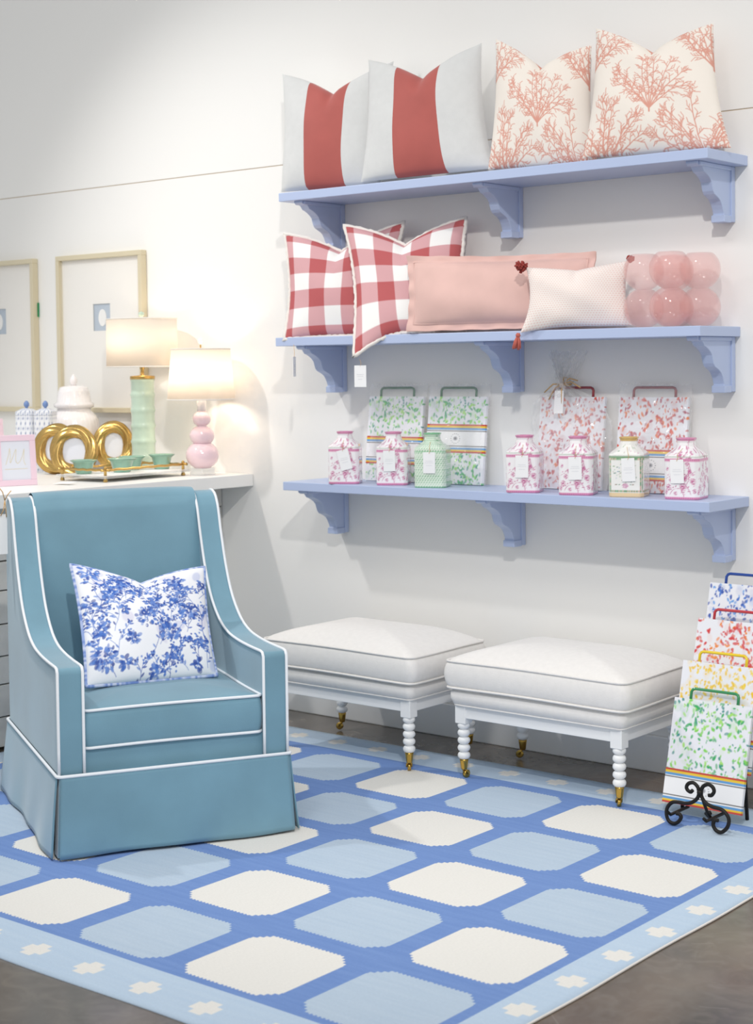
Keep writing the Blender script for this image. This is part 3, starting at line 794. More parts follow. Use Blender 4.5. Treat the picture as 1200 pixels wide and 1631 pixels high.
MB().tube([a+np.array([0, 0, -.006]), a+np.array([0, 0, .006])], .0095, 10).build('collar', M_iron, root, True)
for s in (-1, 1):
    MB().tube([(XB+s*.06, -.545, .04), (XB+s*.06, -.53, .029), (XB+s*.06, -.42, .029), (XB+s*.06, -.415, .04)], .005, 8).build('hook', M_iron, root, True)
MB().tube([a, (a[0], -.51, a[2]-.07), (a[0], -.48, .02), (XB, -.42, .018), (XB, -.395, .017), (XB, -.39, .01)], .005, 8).build('back_leg', M_iron, root, True)

# ------------------------------------------------------------------ ottomans
def rsq(w, d, r, n=6):
    P = []
    for cx, cy, a0 in ((w-r, -d+r, -90), (w-r, d-r, 0), (-w+r, d-r, 90), (-w+r, -d+r, 180)):
        for k in range(n+1): a = math.radians(a0+90*k/n); P.append((cx+r*math.cos(a), cy+r*math.sin(a)))
    return P
def loft_sq(secs, n=8):
    V, F = [], []; N = None
    for w, d, r, z in secs:
        P = rsq(w, d, r, n); N = len(P); V += [(x, y, z) for x, y in P]
    for i in range(len(secs)-1):
        for k in range(N): F.append((i*N+k, i*N+(k+1) % N, (i+1)*N+(k+1) % N, (i+1)*N+k))
    F.append(tuple(range(N-1, -1, -1))); F.append(tuple((len(secs)-1)*N+k for k in range(N))); return V, F
OW, OD = .34, .212
def cushion_mesh(w, d, z0, z1, crown, nx=48, ny=32, bulge=.012, r=.03):
    """boxed cushion: walls with a soft bulge, crowned top"""
    V, F = [], []
    P = rsq(w, d, r, 8)
    dense = []
    for i in range(len(P)):
        a, b = np.array(P[i]), np.array(P[(i+1) % len(P)]); L = np.linalg.norm(b-a); k = max(1, int(L/.02))
        for j in range(k): dense.append(a+(b-a)*j/k)
    N = len(dense); rows = []
    def ring(s, z, wav=0):
        b = len(V)
        for q in dense:
            zz = z+wav*(math.sin(9*q[0]+2)*.5+math.sin(13*q[1])*.5); V.append((q[0]*s, q[1]*s, zz))
        rows.append(b)
    ring(.9, z0+.002); ring(1.0, z0+.006, .003)
    for k in range(1, 6):
        t = k/6; b = len(V); h = z0+(z1-z0)*t
        for q in dense: o = 1+bulge*math.sin(math.pi*t)/max(w, d); V.append((q[0]*o, q[1]*o, h))
        rows.append(b)
    ring(1.0, z1-.004, .003)
    for k in range(1, 15):
        s = 1-k/15; b = len(V)
        for q in dense:
            x, y = q[0]*s, q[1]*s; V.append((x, y, z1+crown*(1-s**2.6)))
        rows.append(b)
    V.append((0, 0, z1+crown)); c = len(V)-1
    for a, b in zip(rows[:-1], rows[1:]):
        for k in range(N): F.append((a+k, a+(k+1) % N, b+(k+1) % N, b+k))
    for k in range(N): F.append((rows[-1]+k, rows[-1]+(k+1) % N, c))
    F.append(tuple(rows[0]+k for k in range(N-1, -1, -1)))
    wl = lambda z: [(q[0]*1.004, q[1]*1.004, z+.003*(math.sin(9*q[0]+2)*.5+math.sin(13*q[1])*.5)) for q in dense]
    return V, F, wl
def make_ottoman(label, loc):
    root = thing('ottoman', label, 'ottoman', loc, 0, 'white ottomans on brass casters')
    f = MB(); w, d = OW-.022, OD-.022
    f.box((-w, -d, .207), (w, -d+.022, .25)); f.box((-w, d-.022, .207), (w, d, .25)); f.box((-w, -d, .207), (-w+.022, d, .25)); f.box((w-.022, -d, .207), (w, d, .25))
    f.box((-w+.01, -d+.01, .235), (w-.01, d-.01, .25)); f.build('frame', M_white, root, bevel=.002)
    V, F = loft_sq([(OW-.02, OD-.02, .02, .25), (OW-.008, OD-.008, .022, .256), (OW, OD, .025, .275), (OW, OD, .025, .295), (OW-.01, OD-.01, .03, .308)])
    mesh('upholstered_deck', V, F, M_linen_w, root, True)
    q = rsq(OW-.012, OD-.012, .02, 5); MB().tube([(x, y, .2525) for x, y in q], .004, 6, True).build('deck_welt', M_linen_w, root, True)
    V, F, wl = cushion_mesh(OW+.008, OD+.006, .309, .402, .062); cu = mesh('seat_cushion', V, F, M_linen_w, root, True)
    MB().tube(wl(.402), .0042, 6, True).build('welt', M_linen_w, cu, True); MB().tube(wl(.313), .0042, 6, True).build('welt', M_linen_w, cu, True)
    rs = random.Random(3)
    for sx in (-1, 1):
        for sy in (-1, 1):
            x, y = sx*(w-.016), sy*(d-.016)
            lg = MB().box((x-.021, y-.021, .188), (x+.021, y+.021, .252)).build('leg', M_white, root, bevel=.002)
            prof = [(.012, .192)]
            for k in range(5):
                zc = .18-k*.0255
                for a in np.linspace(80, -80, 9): prof.append((.010+.0115*math.cos(math.radians(a)), zc+.0122*math.sin(math.radians(a))))
            prof.append((.012, .06)); MB().lathe(prof, 20, (x, y, 0)).build('turned_beads', M_white, lg, True)
            cs = MB().lathe([(.0, .066), (.0148, .066), (.0145, .06), (.011, .034), (.0095, .03), (0, .03)], 16, (x, y, 0)).build('caster', M_brass, root, True)
            an = rs.uniform(0, 6.28); dx, dy = math.cos(an), math.sin(an); b = MB()
            for s in (-1, 1):
                px_, py_ = -dy*s*.0085, dx*s*.0085
                b.tube([(x+px_*.6, y+py_*.6, .032), (x+px_+dx*.006, y+py_+dy*.006, .024), (x+px_+dx*.011, y+py_+dy*.011, .013)], .0032, 6)
            b.build('fork', M_brass, cs, True)
            c = Vector((x+dx*.011, y+dy*.011, .0135)); ax = Vector((-dy, dx, 0)); 
            MB().tube([c-ax*.006, c-ax*.0055, c+ax*.0055, c+ax*.006], [.0105, .0133, .0133, .0105], 18).build('wheel', M_brass, cs, True)
    return root
ot = make_ottoman('white linen ottoman on beaded legs and brass casters, nearest the confetti boards', (1.17, -.30, .004))
o2 = dup(ot, (.362, -.34, .004), 0, 'white linen ottoman on beaded legs and brass casters, partly behind the blue armchair')

# ------------------------------------------------------------------ armchair
U_ = np.array([.473, .881]); CH = np.array([.689, -1.6005]); CA = math.atan2(.881, .473)
chair = thing('armchair', 'blue velvet skirted armchair with white piping on the rug', 'armchair', (CH[0], CH[1], RUGZ), CA)
ARM = [(.04, .232), (.036, .3), (.036, .53), (.044, .541)]
CUR = smooth_line([(.06, .543), (.18, .541), (.30, .543), (.40, .553), (.49, .582), (.58, .645), (.645, .735), (.695, .84), (.725, .92), (.75, .955)], 5)
TOPC = [(.765, .966), (.79, .974), (.82, .974), (.85, .962), (.868, .94)]
prof = ARM+[tuple(p) for p in CUR]+TOPC+[(.872, .90), (.872, .232)]
pipe_path = [(.037, .235), (.036, .3), (.036, .53), (.044, .541)]+[tuple(p) for p in CUR]+TOPC[:3]
for s in (-1, 1):
    u0, u1 = s*.270-.008, s*.342-.008
    arm = MB().extrude(prof, lambda p: (u0, p[0], p[1]), lambda p: (u1, p[0], p[1])).build('arm', M_velvet, chair, bevel=.006, seg=3)
    shade_auto(arm)
    for uu_ in (u0, u1):
        MB().tube([(uu_, p[0]-.002, p[1]+.001) for p in pipe_path], .0045, 8).build('piping', M_pipe, arm, True)
# backrest: a padded slab leaning back
V, F = [], []; nu, nv = 30, 40
sec = smooth_line([(.60, .36), (.635, .45), (.665, .6), (.692, .75), (.715, .87), (.732, .945), (.755, .977), (.79, .988), (.825, .982), (.85, .96), (.866, .9), (.872, .6), (.872, .3)], 4)
for y, z in sec:
    for i in range(nu+1):
        u = -.27+.54*i/nu-.008; e = 1-abs(2*i/nu-1)**6; V.append((u, y-.012*e*(z < .95 and y < .75)+.004*(1-e), z+(.004*e if z > .95 else 0)))
for j in range(len(sec)-1):
    for i in range(nu): a = j*(nu+1)+i; F.append((a, a+1, a+nu+2, a+nu+1))
mesh('backrest', V, [f for f in F], M_velvet, chair, True)
# seat cushion
V, F, wl = cushion_mesh(.2665, .30, .302, .414, .022, bulge=.006, r=.02)
cush = mesh('seat_cushion', [(x-.008, y+.345+.0, z) for x, y, z in V], F, M_velvet, chair, True)
for zz in (.414, .306): MB().tube([(x-.008, y+.345, z) for x, y, z in wl(zz)], .0045, 8, True).build('piping', M_pipe, cush, True)
MB().box((-.279, .052, .2), (.263, .84, .303)).build('front_rail', M_velvet, chair, bevel=.004)
# skirt
SK = dict(front=((-.354, .03), (.340, .03)), right=((.340, .03), (.340, .88)), back=((.340, .88), (-.354, .88)), left=((-.354, .88), (-.354, .03)))
for k, ((x0, y0), (x1, y1)) in SK.items():
    L = math.hypot(x1-x0, y1-y0); tx, ty = (x1-x0)/L, (y1-y0)/L; nx_, ny_ = ty, -tx
    V, F = [], []; n, m_ = 70, 16; rs = random.Random(len(k)*7)
    ph = [rs.uniform(0, 6) for _ in range(4)]
    for j in range(m_+1):
        z = .236-.228*j/m_; t = j/m_
        for i in range(n+1):
            q = i/n; fl = .022*t+t**1.4*(.0045*math.sin(7*q*L/.7+ph[0])+.003*math.sin(17*q*L/.7+ph[1]+2*t))
            ext = (q-.5)*2*(.012*t-.007)
            V.append((x0+tx*(q*L+ext)+nx_*(fl+.004), y0+ty*(q*L+ext)+ny_*(fl+.004), z+(.002*math.sin(8*q+ph[2]) if j == m_ else 0)))
    for j in range(m_):
        for i in range(n): a = j*(n+1)+i; F.append((a, a+n+1, a+n+2, a+1))
    o = mesh('skirt_panel', V, F, M_velvet, chair, True); sm = o.modifiers.new('thick', 'SOLIDIFY'); sm.thickness = .004; sm.offset = -1
    # kick pleat behind the corner
    c0 = Vector((x1, y1, 0)); V = []; 
    d2 = Vector((-ty*0-ny_*0, 0, 0))
    a = Vector((x1-tx*.05-nx_*.004, y1-ty*.05-ny_*.004, 0)); b = Vector((x1-nx_*.004, y1-ny_*.004, 0)); 
    t2 = Vector((-ny_*0, 0, 0)); nxt = Vector((-nx_, -ny_, 0))*.05; c = b+nxt
    out = (Vector((nx_, ny_, 0))+Vector((tx, ty, 0)))*.011
    V = [(*a.xy, .235), (*(b).xy, .235), (*c.xy, .235), (*(a+out).xy, .008), (*(b+out).xy, .008), (*(c+out).xy, .008)]
    o = mesh('kick_pleat', V, [(0, 3, 4, 1), (1, 4, 5, 2)], M_velvet, chair); sm = o.modifiers.new('thick', 'SOLIDIFY'); sm.thickness = .003; sm.offset = -1
q = rsq(.350, .428, .012, 4)
MB().tube([(x-.007, y+.455, .236) for x, y in q], .0048, 8, True).build('skirt_piping', M_pipe, chair, True)
MB().box((-.34, .04, .03), (.326, .872, .234)).build('base', M_velvet, chair)

def ch(q, d, zmin=None):
    """pixel -> point on the plane d metres behind the chair front"""
    n = np.array([.881, -.473, 0]); v = RM.T @ np.array([(q[0]-600)/FPX, (CY-q[1])/FPX, 1.])
    dd = n[:2] @ CH-d; t = (dd-n @ CAM)/(n @ v); p = CAM+t*v
    if zmin: p[2] = max(p[2], zmin)
    return p
def floral(N=300):
    R = Raster(N, N, '#f1f3f8'); rnd = random.Random(21); B = ('#2f56ac', '#3f6cc0', '#5b85d0', '#34509e', '#6f92d6')
    for q in range(16): R.blob(rnd.random(), rnd.random(), rnd.uniform(.03, .08), rnd.uniform(.02, .06), rnd.uniform(0, 3), rnd.choice(('#c9cde6', '#b9c3e6', '#d4d2e6')), .6, 3)
    def stem(x, y, a, L, c, d):
        for i in range(6):
            nx, ny = x+L/6*math.cos(a), y+L/6*math.sin(a); R.line((x, y), (nx, ny), .005, c, .85); x, y = nx, ny; a += rnd.uniform(-.3, .3)
            if rnd.random() < .45: aa = a+rnd.choice((-1, 1))*rnd.uniform(.5, 1.1); R.blob(x+.02*math.cos(aa), y+.02*math.sin(aa), .017, .007, aa, rnd.choice(B), .85)
            if d and rnd.random() < .5: stem(x, y, a+rnd.choice((-1, 1))*.7, L*.5, c, d-1)
        for k in range(5): R.blob(x+rnd.gauss(0, .012), y+rnd.gauss(0, .012), .009, .008, rnd.random()*3, rnd.choice(B), .9)
    for q in range(46): stem(rnd.random(), rnd.uniform(-.05, .75), rnd.uniform(.8, 2.3), rnd.uniform(.12, .28), rnd.choice(('#5b7cc4', '#7f98d2', '#4565b4')), 1)
    def bloom(x, y, r, n):
        for k in range(n):
            a, d = rnd.uniform(0, 6.28), r*math.sqrt(rnd.random()); R.blob(x+d*math.cos(a), y+d*math.sin(a), rnd.uniform(.014, .026), rnd.uniform(.009, .016), a+rnd.uniform(-.6, .6), rnd.choice(B), rnd.uniform(.6, .95))
        for k in range(n//3):
            a, d = rnd.uniform(0, 6.28), r*rnd.random(); R.blob(x+d*math.cos(a), y+d*math.sin(a), .008, .005, a, '#eef1f8', .8)
    for x, y, r, n in ((.33, .88, .05, 18), (.55, .66, .05, 20), (.28, .12, .05, 18), (.05, .62, .05, 18), (.7, .62, .04, 16), (.5, .05, .04, 14), (.46, .48, .085, 42), (.64, .34, .08, 40), (.82, .54, .08, 36), (.75, .84, .07, 30), (.1, .92, .08, 34), (.13, .17, .1, 48), (.12, .4, .06, 22), (.2, .7, .045, 18), (.62, .13, .045, 14), (.35, .3, .05, 18), (.92, .25, .05, 18), (.85, .07, .05, 18), (.4, .75, .035, 10), (.97, .8, .05, 16), (.3, .55, .04, 14)): bloom(x, y, r, n)
    return R
crn = [ch((113, 900), .52), ch((325, 904), .53), ch((138, 1098), .27, .445), ch((345, 1080), .30, .44)]
surf, _ = make_pillow(crn, .062, seed=15, chop=.15, pinch=.035, back=.9)
root = thing('throw_pillow', 'white pillow with blue watercolour flowers on the velvet armchair', 'pillow')
R_fl = floral()
skin('cover', surf, 280, M_print, root, R_fl, 60)
E_ = edge_pts(surf, 60); c_ = E_.mean(0)
EP = [p+(p-c_)/np.linalg.norm(p-c_)*.002 for p in E_]
b = MB().tube(EP, .0055, 8, True); col = []
rs = random.Random(1)
for k in range(len(EP)): col += [lin(rs.choice(('#6f8cca', '#a9b9de', '#8fa6d6', '#c9d3ea')))]*8
mesh('piping', b.V, b.F, M_print, root, True, np.array(col))
# raffia-tied card on the chair wing
p = ch((6, 796), .80)
root = thing('price_card', 'white price card tied with raffia to the left wing of the armchair', 'price tag', tuple(p), CA, 'hanging price cards')
MB().box((-.06, -.02, -.175), (.006, -.0188, -.045)).build('card', M_card, root)
b = MB()
for e in ((-.02, 0, .045), (.02, 0, .03), (-.015, 0, -.05), (.004, 0, -.055)): b.tube([(0, -.02, 0), (e[0]*.4, -.03, e[2]*.6), (e[0], -.024, e[2])], .0016, 5)
b.build('raffia', M_twine, root, True)

# ------------------------------------------------------------------ white display table
TZ = .957; TX = -.552
table = thing('display_table', 'white display table with plank sides against the wall', 'table', (TX, 0, 0))
MB().box((-2.1, -2.2, TZ-.05), (0, -.002, TZ)).build('tabletop', M_tablewhite, table, bevel=.002)
XS = -.185
MB().box((-1.95, -2.0, .0), (XS-.016, -.004, TZ-.051)).build('cabinet_body', pbr('plank_gap', '#4b4641', .9), table)
zz = .012
for k, h in enumerate((.112, .12, .104, .118, .124, .108, .118, .084)):
    MB().box((XS-.016, -2.0, zz), (XS+.001*(k % 2), -.004, zz+h-.005)).build('plank', M_plank, table, bevel=.0015); zz += h

# ------------------------------------------------------------------ framed cameos on the wall
def picture(x0, x1, z0, z1, label):
    root = thing('picture_frame', label, 'picture', (x0, 0, z0), 0, 'framed cameos')
    W, H, t, dp = x1-x0, z1-z0, .022, .034
    for a, b in (((0, -dp, 0), (W, -.001, t)), ((0, -dp, H-t), (W, -.001, H)), ((0, -dp, t), (t, -.001, H-t)), ((W-t, -dp, t), (W, -.001, H-t))):
        MB().box(a, b).build('frame_bar', M_champ, root, bevel=.002)
    ox, oz, ow, oh = W*.5, H*.6, .057, .06
    b = MB()
    for q in (((t, -.012, t), (ox-ow, -.009, H-t)), ((ox+ow, -.012, t), (W-t, -.009, H-t)), ((ox-ow, -.012, t), (ox+ow, -.009, oz-oh)), ((ox-ow, -.012, oz+oh), (ox+ow, -.009, H-t))): b.box(*q)
    b.build('mat_board', M_mat, root)
    MB().box((t, -.006, t), (W-t, -.002, H-t)).build('blue_backing', M_wedge, root)
    V = [(ox+.026*math.cos(a), -.009, oz-.002+.038*math.sin(a)) for a in np.linspace(0, 2*math.pi, 33)[:-1]]
    o = MB().extrude([(v[0], v[2]) for v in V], lambda p: (p[0], -.0062, p[1]), lambda p: (p[0], -.0085, p[1])).build('cameo', M_cream, root)
    MB().box((t, -.022, t), (W-t, -.0205, H-t)).build('glass_pane', M_glass, root)
    return root
picture(-1.753, -1.177, 1.203, 1.912, 'gold framed blue cameo hung behind the green lamp')
f1 = picture(-2.494, -1.918, 1.203, 1.912, 'gold framed blue cameo cut off by the left edge')
MB().box((.577, -.010, .44), (.581, -.002, .505)).build('green_sticker', pbr('green_felt', '#2f8f5a', .8), f1)

# ------------------------------------------------------------------ lamps
def px2m(y, X, Y):
    """height on the vertical through X,Y seen at image row y"""
    lo, hi = 0., 3.
    def row(z): v = RM @ (np.array([X, Y, z])-CAM); return CY-FPX*v[1]/v[2]
    for _ in range(50):
        mid = (lo+hi)/2
        if row(mid) > y: lo = mid
        else: hi = mid
    return lo
def bulb(root, z, power, col):
    l = bpy.data.lights.new('bulb_light', 'POINT'); l.energy = power; l.color = col; l.shadow_soft_size = .03
    o = bpy.data.objects.new('bulb_light', l); COL.objects.link(o); o.parent = root; o.location = (0, 0, z)
LY = -.165; c = on(322, 700, 'y', LY); X = c[0]
H = lambda y: px2m(y, X, LY)-TZ
k = .00262
root = thing('table_lamp', 'lit pink gourd lamp with white shade near the table corner', 'lamp', (X, LY, TZ))
MB().box((-.036, -.036, .0005), (.036, .036, H(745))).build('acrylic_base', M_acl, root, bevel=.002)
prof = [(.0, H(746)), (.03, H(746))]
for zc, r in ((725, 26), (694, 19.5), (667, 14.5)):
    zc, r = H(zc), r*k
    for a in np.linspace(-62, 62, 13): prof.append((r*math.cos(math.radians(a))*1.0, zc+r*.86*math.sin(math.radians(a))))
prof.append((.018, H(652)))
MB().lathe(prof, 40).build('gourd_body', M_pinkgl, root, True)
MB().lathe([(.018, H(655)), (.02, H(640)), (.012, H(632)), (.012, H(615))], 20).build('neck', M_porc, root, True)
def drum(root, r0, z0, r1, z1, sx=1, sy=1, name='lamp_shade'):
    b = MB().lathe([(r0, z0), (r1, z1)], 64, (0, 0, 0), sx, sy); b.F = [f for f in b.F if len(f) == 4]
    o = mesh(name, b.V, b.F, M_shade, root, True); s = o.modifiers.new('thick', 'SOLIDIFY'); s.thickness = .0015
    for r, z in ((r0, z0), (r1, z1)): MB().tube([(sx*r*math.cos(a), sy*r*math.sin(a), z) for a in np.linspace(0, 2*math.pi, 65)[:-1]], .0028, 6, True).build('shade_rim', M_fringe, o, True)
drum(root, 53*k, H(636), 46*k, H(556))
MB().lathe([(.0, H(556)), (.003, H(556)), (.003, H(549)), (0, H(549))], 10).build('finial_stem', M_brass, root, True)
MB().lathe([(0, H(549)), (.010, H(546)), (.012, H(543)), (.010, H(540)), (0, H(538))], 16).build('finial', M_acl, root, True)
MB().lathe([(0, H(620)), (.014, H(612)), (.026, H(600)), (.026, H(593)), (.012, H(584)), (0, H(582))], 16).build('bulb', pbr('bulb_glass', '#fff6e8', .3, alpha=.3), root, True)
bulb(root, H(597), 2.0, (1, .84, .66))

LY2 = -.172; X2 = on(228, 660, 'y', LY2)[0]; X = X2; LYs = LY; LY = LY2
H = lambda y: px2m(y, X2, LY2)-TZ
root = thing('table_lamp', 'celadon bamboo-shaped lamp with wide white shade behind the tray', 'lamp', (X2, LY2, TZ))
k = .0027; prof = [(0, .001), (19*k, .001)]; z0, z1 = .001, H(604); nseg = 6
for i in range(nseg):
    for t in np.linspace(0, 1, 9)[:-1]:
        z = z0+(z1-z0)*(i+t)/nseg; r = 18.2*k+1.7*k*(abs(2*t-1)**4); prof.append((r, z))
prof += [(19.5*k, z1), (0, z1)]
MB().lathe(prof, 40).build('bamboo_body', M_celadon, root, True)
MB().lathe([(0, z1), (19.5*k, z1), (19.5*k, H(599)), (8*k, H(598)), (3*k, H(597)), (2.5*k, H(590)), (4*k, H(586)), (2.5*k, H(575)), (0, H(575))], 24).build('gold_cap', M_gold, root, True)
drum(root, 65*k, H(584), 64*k, H(508), 1.0, .72)
MB().lathe([(0, H(508)), (.004, H(506)), (.012, H(502)), (.012, H(498)), (0, H(496))], 16).build('finial', M_celadon, root, True)
bulb(root, H(545), .8, (1, .85, .68))

# ------------------------------------------------------------------ table-top ornaments
TZ1 = TZ+.0005
# ginger jar
GY = -.17; gx = on(118, 650, 'y', GY)[0]; H = lambda y: px2m(y, gx, GY)-TZ1; k = .0028
root = thing('ginger_jar', 'white ribbed ginger jar with pointed lid behind the gold frames', 'jar', (gx, GY, TZ1))
prof = [(0, 0), (22*k, 0), (24*k, .01), (34*k, H(730)), (40*k, H(700)), (41*k, H(685)), (38*k, H(668)), (30*k, H(657)), (26*k, H(654)), (26*k, H(648)), (0, H(648))]
pp = [prof[0], prof[1]]+[tuple(p) for p in smooth_line(prof[1:8], 5)][1:]+prof[8:]
def ribbed(pp, n=96, nr=32, amp=.03):
    b = MB().lathe(pp, n); V = []
    for i, (x, y, z) in enumerate(b.V):
        s = 1+amp*abs(math.cos(math.pi*(i % n)/n*nr))-amp; V.append((x*s, y*s, z))
    b.V = V; return b
ribbed(pp).build('jar_body', M_porc, root, True)
lid = ribbed([(26*k, H(650.5)), (31*k, H(648)), (31.5*k, H(643)), (27*k, H(640)), (25*k, H(625)), (22*k, H(617)), (14*k, H(614.5)), (0, H(614))]).build('lid', M_porc, root, True)
MB().lathe([(3*k, H(615)), (5.5*k, H(611)), (6.5*k, H(606)), (4.5*k, H(601)), (1.5*k, H(597)), (0, H(595))], 20).build('finial', M_porc, lid, True)
# lattice jars
R_la = Raster(240, 120, '#f1f3f6')
for j in range(11):
    for i in range(16): R_la.blob((i+.5*(j % 2))/16, (j+.5)/11, .0075, .03, 0, '#3d5f9d', .9); R_la.blob((i+.5*(j % 2)+.5)/16, (j+.5)/11, .004, .03, 0, '#a9b5c6', .7)
for q, GY, lb in ((43, -.36, 'blue and white lattice jar beside the pink photo frame'), (73, -.36, 'blue and white lattice jar beside the white ginger jar')):
    gx = on(q, 680, 'y', GY)[0]; H = lambda y: px2m(y, gx, GY)-TZ1; k = .00285
    root = thing('lattice_jar', lb, 'jar', (gx, GY, TZ1), math.radians(32), 'lattice jars')
    hw = 14.5*k; V, F, U, W = [], [], [], []; top = H(662); n = 20; rows = 40
    for j in range(rows+1):
        z = top*j/rows
        for i, (x, y) in enumerate(jar_section(hw, .012, n)): V.append((x, y, z)); U.append((i+.5)/(4*n)); W.append(j/rows)
    N = 4*n
    for j in range(rows):
        for i in range(N): F.append((j*N+i, j*N+(i+1) % N, (j+1)*N+(i+1) % N, (j+1)*N+i))
    F += [tuple(range(N-1, -1, -1)), tuple(rows*N+i for i in range(N))]
    mesh('jar_body', V, F, M_china, root, False, R_la.sample(np.array(U), np.array(W)))
    prof = [(hw*.95, top), (hw*1.02, top+.004), (hw*.98, H(655)), (hw*.5, H(651)), (hw*.3, H(650)), (0, H(650))]
    V, F, U, W = [], [], [], []
    for j, (r, z) in enumerate(prof):
        for i, (x, y) in enumerate(jar_section(max(r, .002), min(.012, r*.4), n)): V.append((x, y, z)); U.append((i+.5)/N); W.append(.3+.1*j)
    F = [(j*N+i, j*N+(i+1) % N, (j+1)*N+(i+1) % N, (j+1)*N+i) for j in range(len(prof)-1) for i in range(N)]
    lid = mesh('lid', V, F, M_china, root, False, R_la.sample(np.array(U), np.array(W)))
    MB().lathe([(.004, H(651)), (.006, H(649)), (.012, H(646)), (.012, H(642)), (.006, H(639)), (0, H(638))], 16).build('knob', pbr('blue_knob', '#6f8cc0', .15, coat=.4), lid, True)

# gold rope frames
def gold_frame(base, rz, label, rx=.078, rzz=.086):
    root = thing('photo_frame', label, 'photo frame', (base[0], base[1], TZ1), rz, 'gold rope frames'); lean = .16
    rt = .0255; n, m_ = 96, 28; V, F = [], []; zc = rzz+rt
    for i in range(n):
        t = 2*math.pi*i/n
        for j in range(m_):
            p = 2*math.pi*j/m_; r = .95*rt*(1+.13*math.cos(6*p+4*t+.7))
            x = (rx+r*math.cos(p))*math.cos(t); z = zc+(rzz+r*math.cos(p))*math.sin(t)*1.0; y = -r*math.sin(p)*.8
            V.append((x, y+lean*z-.02, z))
    for i in range(n):
        for j in range(m_): F.append((i*m_+j, i*m_+(j+1) % m_, ((i+1) % n)*m_+(j+1) % m_, ((i+1) % n)*m_+j))
    zm = min(v[2] for v in V); V = [(x, y, z-zm) for x, y, z in V]; zc -= zm
    mesh('rope_ring', V, F, M_gold, root, True)
    out = [(rx*.8*math.cos(a), zc+rzz*.8*math.sin(a)) for a in np.linspace(0, 2*math.pi, 41)[:-1]]
    MB().extrude(out, lambda p: (p[0], lean*p[1]-.019, p[1]), lambda p: (p[0], lean*p[1]-.014, p[1])).build('photo_insert', M_photo, root)
    MB().extrude([(-.02, .02), (.02, .02), (.014, zc+.02), (-.014, zc+.02)], lambda p: (p[0], lean*p[1]*.0+.055-.16*p[1]*.3, p[1]-.019), lambda p: (p[0], .058-.16*p[1]*.3, p[1]-.019)).build('back_strut', M_gold, root)
def rz_cam(b, off): return math.atan2(b[1]-CAM[1], b[0]-CAM[0])-math.pi/2+math.radians(off)
for q, off, lb in (((91, 755), -14, 'gold rope frame peeking out left of its twin, beside the pink frame'), ((119, 760), -6, 'gold rope frame in front of the white ginger jar, behind the tray'), ((182, 748), 6, 'gold rope frame beside the celadon lamp')):
    b = on(*q, 'z', TZ1); gold_frame(b, rz_cam(b, off), lb, .072 if q[0] != 182 else .066, .080)

# pink photo frames
def pink_frame(base, rz, w, h, label):
    root = thing('photo_frame', label, 'photo frame', (base[0], base[1], TZ1), rz, 'pink photo frames')
    t, d, ln = .022, .014, .1
    def pt(p, y): return (p[0], y+ln*p[1], p[1])
    for a, b in (((0, 0), (w, t)), ((0, h-t), (w, h)), ((0, t), (t, h-t)), ((w-t, t), (w, h-t))):
        pr = [(a[0], a[1]), (b[0], a[1]), (b[0], b[1]), (a[0], b[1])]
        MB().extrude(pr, lambda p: pt(p, -d), lambda p: pt(p, 0)).build('frame_bar', M_pinkfr, root, bevel=.0015)
    ph = MB().extrude([(t*.9, t*.9), (w-t*.9, t*.9), (w-t*.9, h-t*.9), (t*.9, h-t*.9)], lambda p: pt(p, -d*.55), lambda p: pt(p, -d*.3)).build('photo_insert', M_photo, root)
    ink = pbr('pale_gold_ink', '#e6ddc8', .6); b = MB()
    S_ = [(.25, .42), (.33, .62), (.36, .74), (.37, .6), (.36, .45), (.45, .6), (.52, .72), (.5, .5), (.56, .44), (.66, .56), (.72, .72), (.7, .5), (.74, .4)]
    b.tube([pt((x*w, y*h), -d*.6) for x, y in [tuple(p) for p in smooth_line(S_, 4)]], .0012, 5)
    b.tube([pt((x*w, .33*h), -d*.6) for x in (.22, .78)], .001, 5); b.build('gold_script', ink, ph)
    MB().extrude([(w*.4, .002), (w*.6, .002), (w*.55, h*.7), (w*.45, h*.7)], lambda p: (p[0], .075+(ln*h*.7-.075)*p[1]/(h*.7), p[1]), lambda p: (p[0], .078+(ln*h*.7-.075)*p[1]/(h*.7), p[1])).build('back_strut', M_pinkfr, root)
pr_, pl_ = on(58, 771.8, 'z', TZ1), on(-6, 775, 'z', TZ1); wv = pr_-pl_
pink_frame(pl_, math.atan2(wv[1], wv[0]), np.linalg.norm(wv), px2m(692, pr_[0], pr_[1])-TZ1, 'pink photo frame with gold script, nearest the table edge')
b1 = on(8, 757, 'z', TZ1); 
pink_frame(b1-np.array([.03, .15, 0]), math.atan2(.15, .03), .153, px2m(667, b1[0], b1[1])-TZ1, 'second pink photo frame mostly hidden behind the larger one')

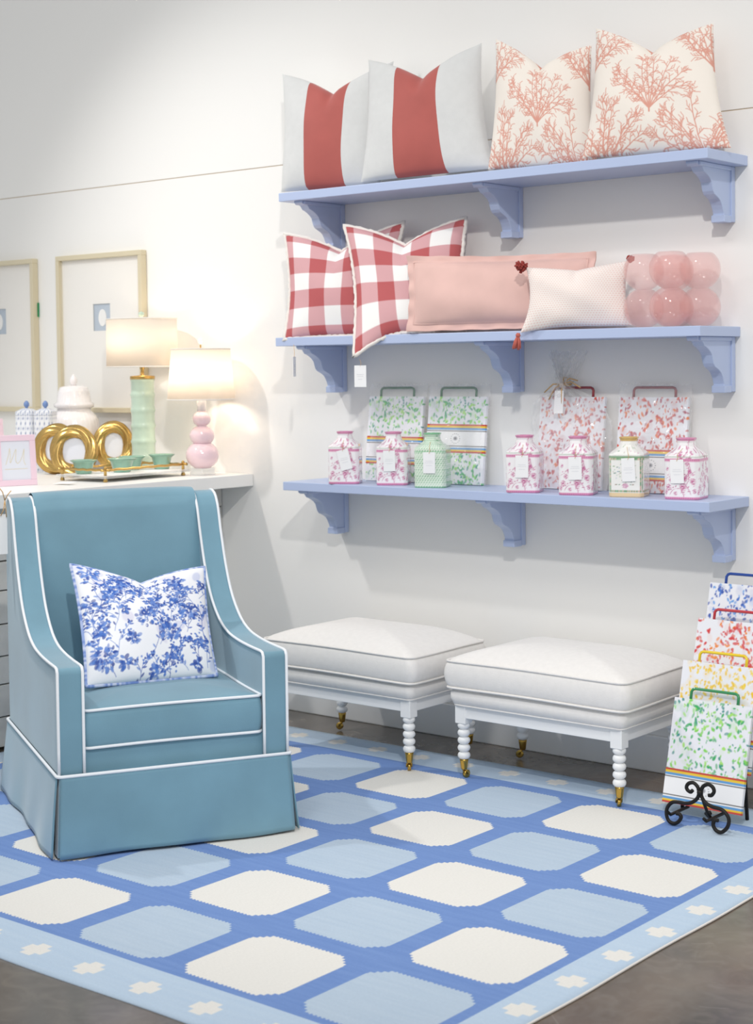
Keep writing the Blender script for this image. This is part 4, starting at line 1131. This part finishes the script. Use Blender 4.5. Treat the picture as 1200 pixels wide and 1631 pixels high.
# tray and bowls
fc, rc, lc = on(168, 769, 'z', TZ1), on(303, 757, 'z', TZ1), on(90, 760, 'z', TZ1)
ex = rc-fc; L1 = np.linalg.norm(ex); ex = ex/L1; ey = np.array([-ex[1], ex[0], 0]); L2 = .28
root = thing('serving_tray', 'acrylic and brass railed tray holding four green bowls', 'tray', tuple(fc), math.atan2(ex[1], ex[0]))
ZT = .014
MB().box((0, 0, ZT), (L1, L2, ZT+.009)).build('tray_panel', M_acl, root, bevel=.001)
MB().box((.004, .004, ZT+.0092), (L1-.004, L2-.004, ZT+.0105)).build('tray_liner', M_card, root)
for x in (.02, L1-.02):
    for y in (.02, L2-.02):
        p = MB().lathe([(0, 0), (.008, .0), (.009, .005), (.006, .012), (.0055, .05), (.007, .052), (.007, .056), (.0035, .06), (0, .062)], 14, (x, y, 0)).build('post', M_gold, root, True)
zr = .046; e = .022
for P in ([(-e+.02, .02, zr), (L1+e-.02, .02, zr)], [(-e+.02, L2-.02, zr), (L1+e-.02, L2-.02, zr)], [(.02, -e+.02, zr), (.02, L2+e-.02, zr)], [(L1-.02, -e+.02, zr), (L1-.02, L2+e-.02, zr)]):
    MB().tube([np.array(P[0])+(np.array(P[1])-np.array(P[0]))*t+np.array([0, 0, .0012*math.sin(t*40)]) for t in np.linspace(0, 1, 24)], .0052, 8).build('rail', M_gold, root, True)
ct = fc+ex*.05+ey*L2*.55; ztop = TZ1+ZT+.0107
for (lx, ly), rr, hb, lb in (((.078, .2), .052, .054, 'small green glazed bowl nearest the gold frames on the tray'), ((.22, .13), .058, .055, 'widest green glazed bowl at the middle of the tray front'), ((.348, .2), .054, .055, 'green glazed bowl half hidden behind the widest one'), ((.445, .125), .052, .06, 'green glazed bowl at the right end of the tray')):
    b = fc+ex*lx+ey*ly
    o = MB().lathe([(0, .004), (rr*.55, 0), (rr*.6, .003), (rr*.68, hb*.4), (rr*.8, hb*.8), (rr*1.06, hb), (rr*.97, hb+.001), (rr*.74, hb*.78), (rr*.6, hb*.35), (rr*.45, .008), (0, .007)], 36).build('glazed_bowl', M_jade, None, True)
    o.location = (b[0], b[1], ztop); tag(o, lb, 'bowl', 'green bowls on the tray')
# tray price tag
a = on(104, 770, 'z', TZ1+.004); 
t = MB().box((-.021, -.04, 0), (.021, .04, .0012)).build('price_card', M_card); t.location = tuple(a); t.rotation_euler = (math.radians(3), math.radians(4), math.radians(-75)); t.location.z += .002
tag(t, 'white price card lying on the table at the tray corner', 'price tag', None)
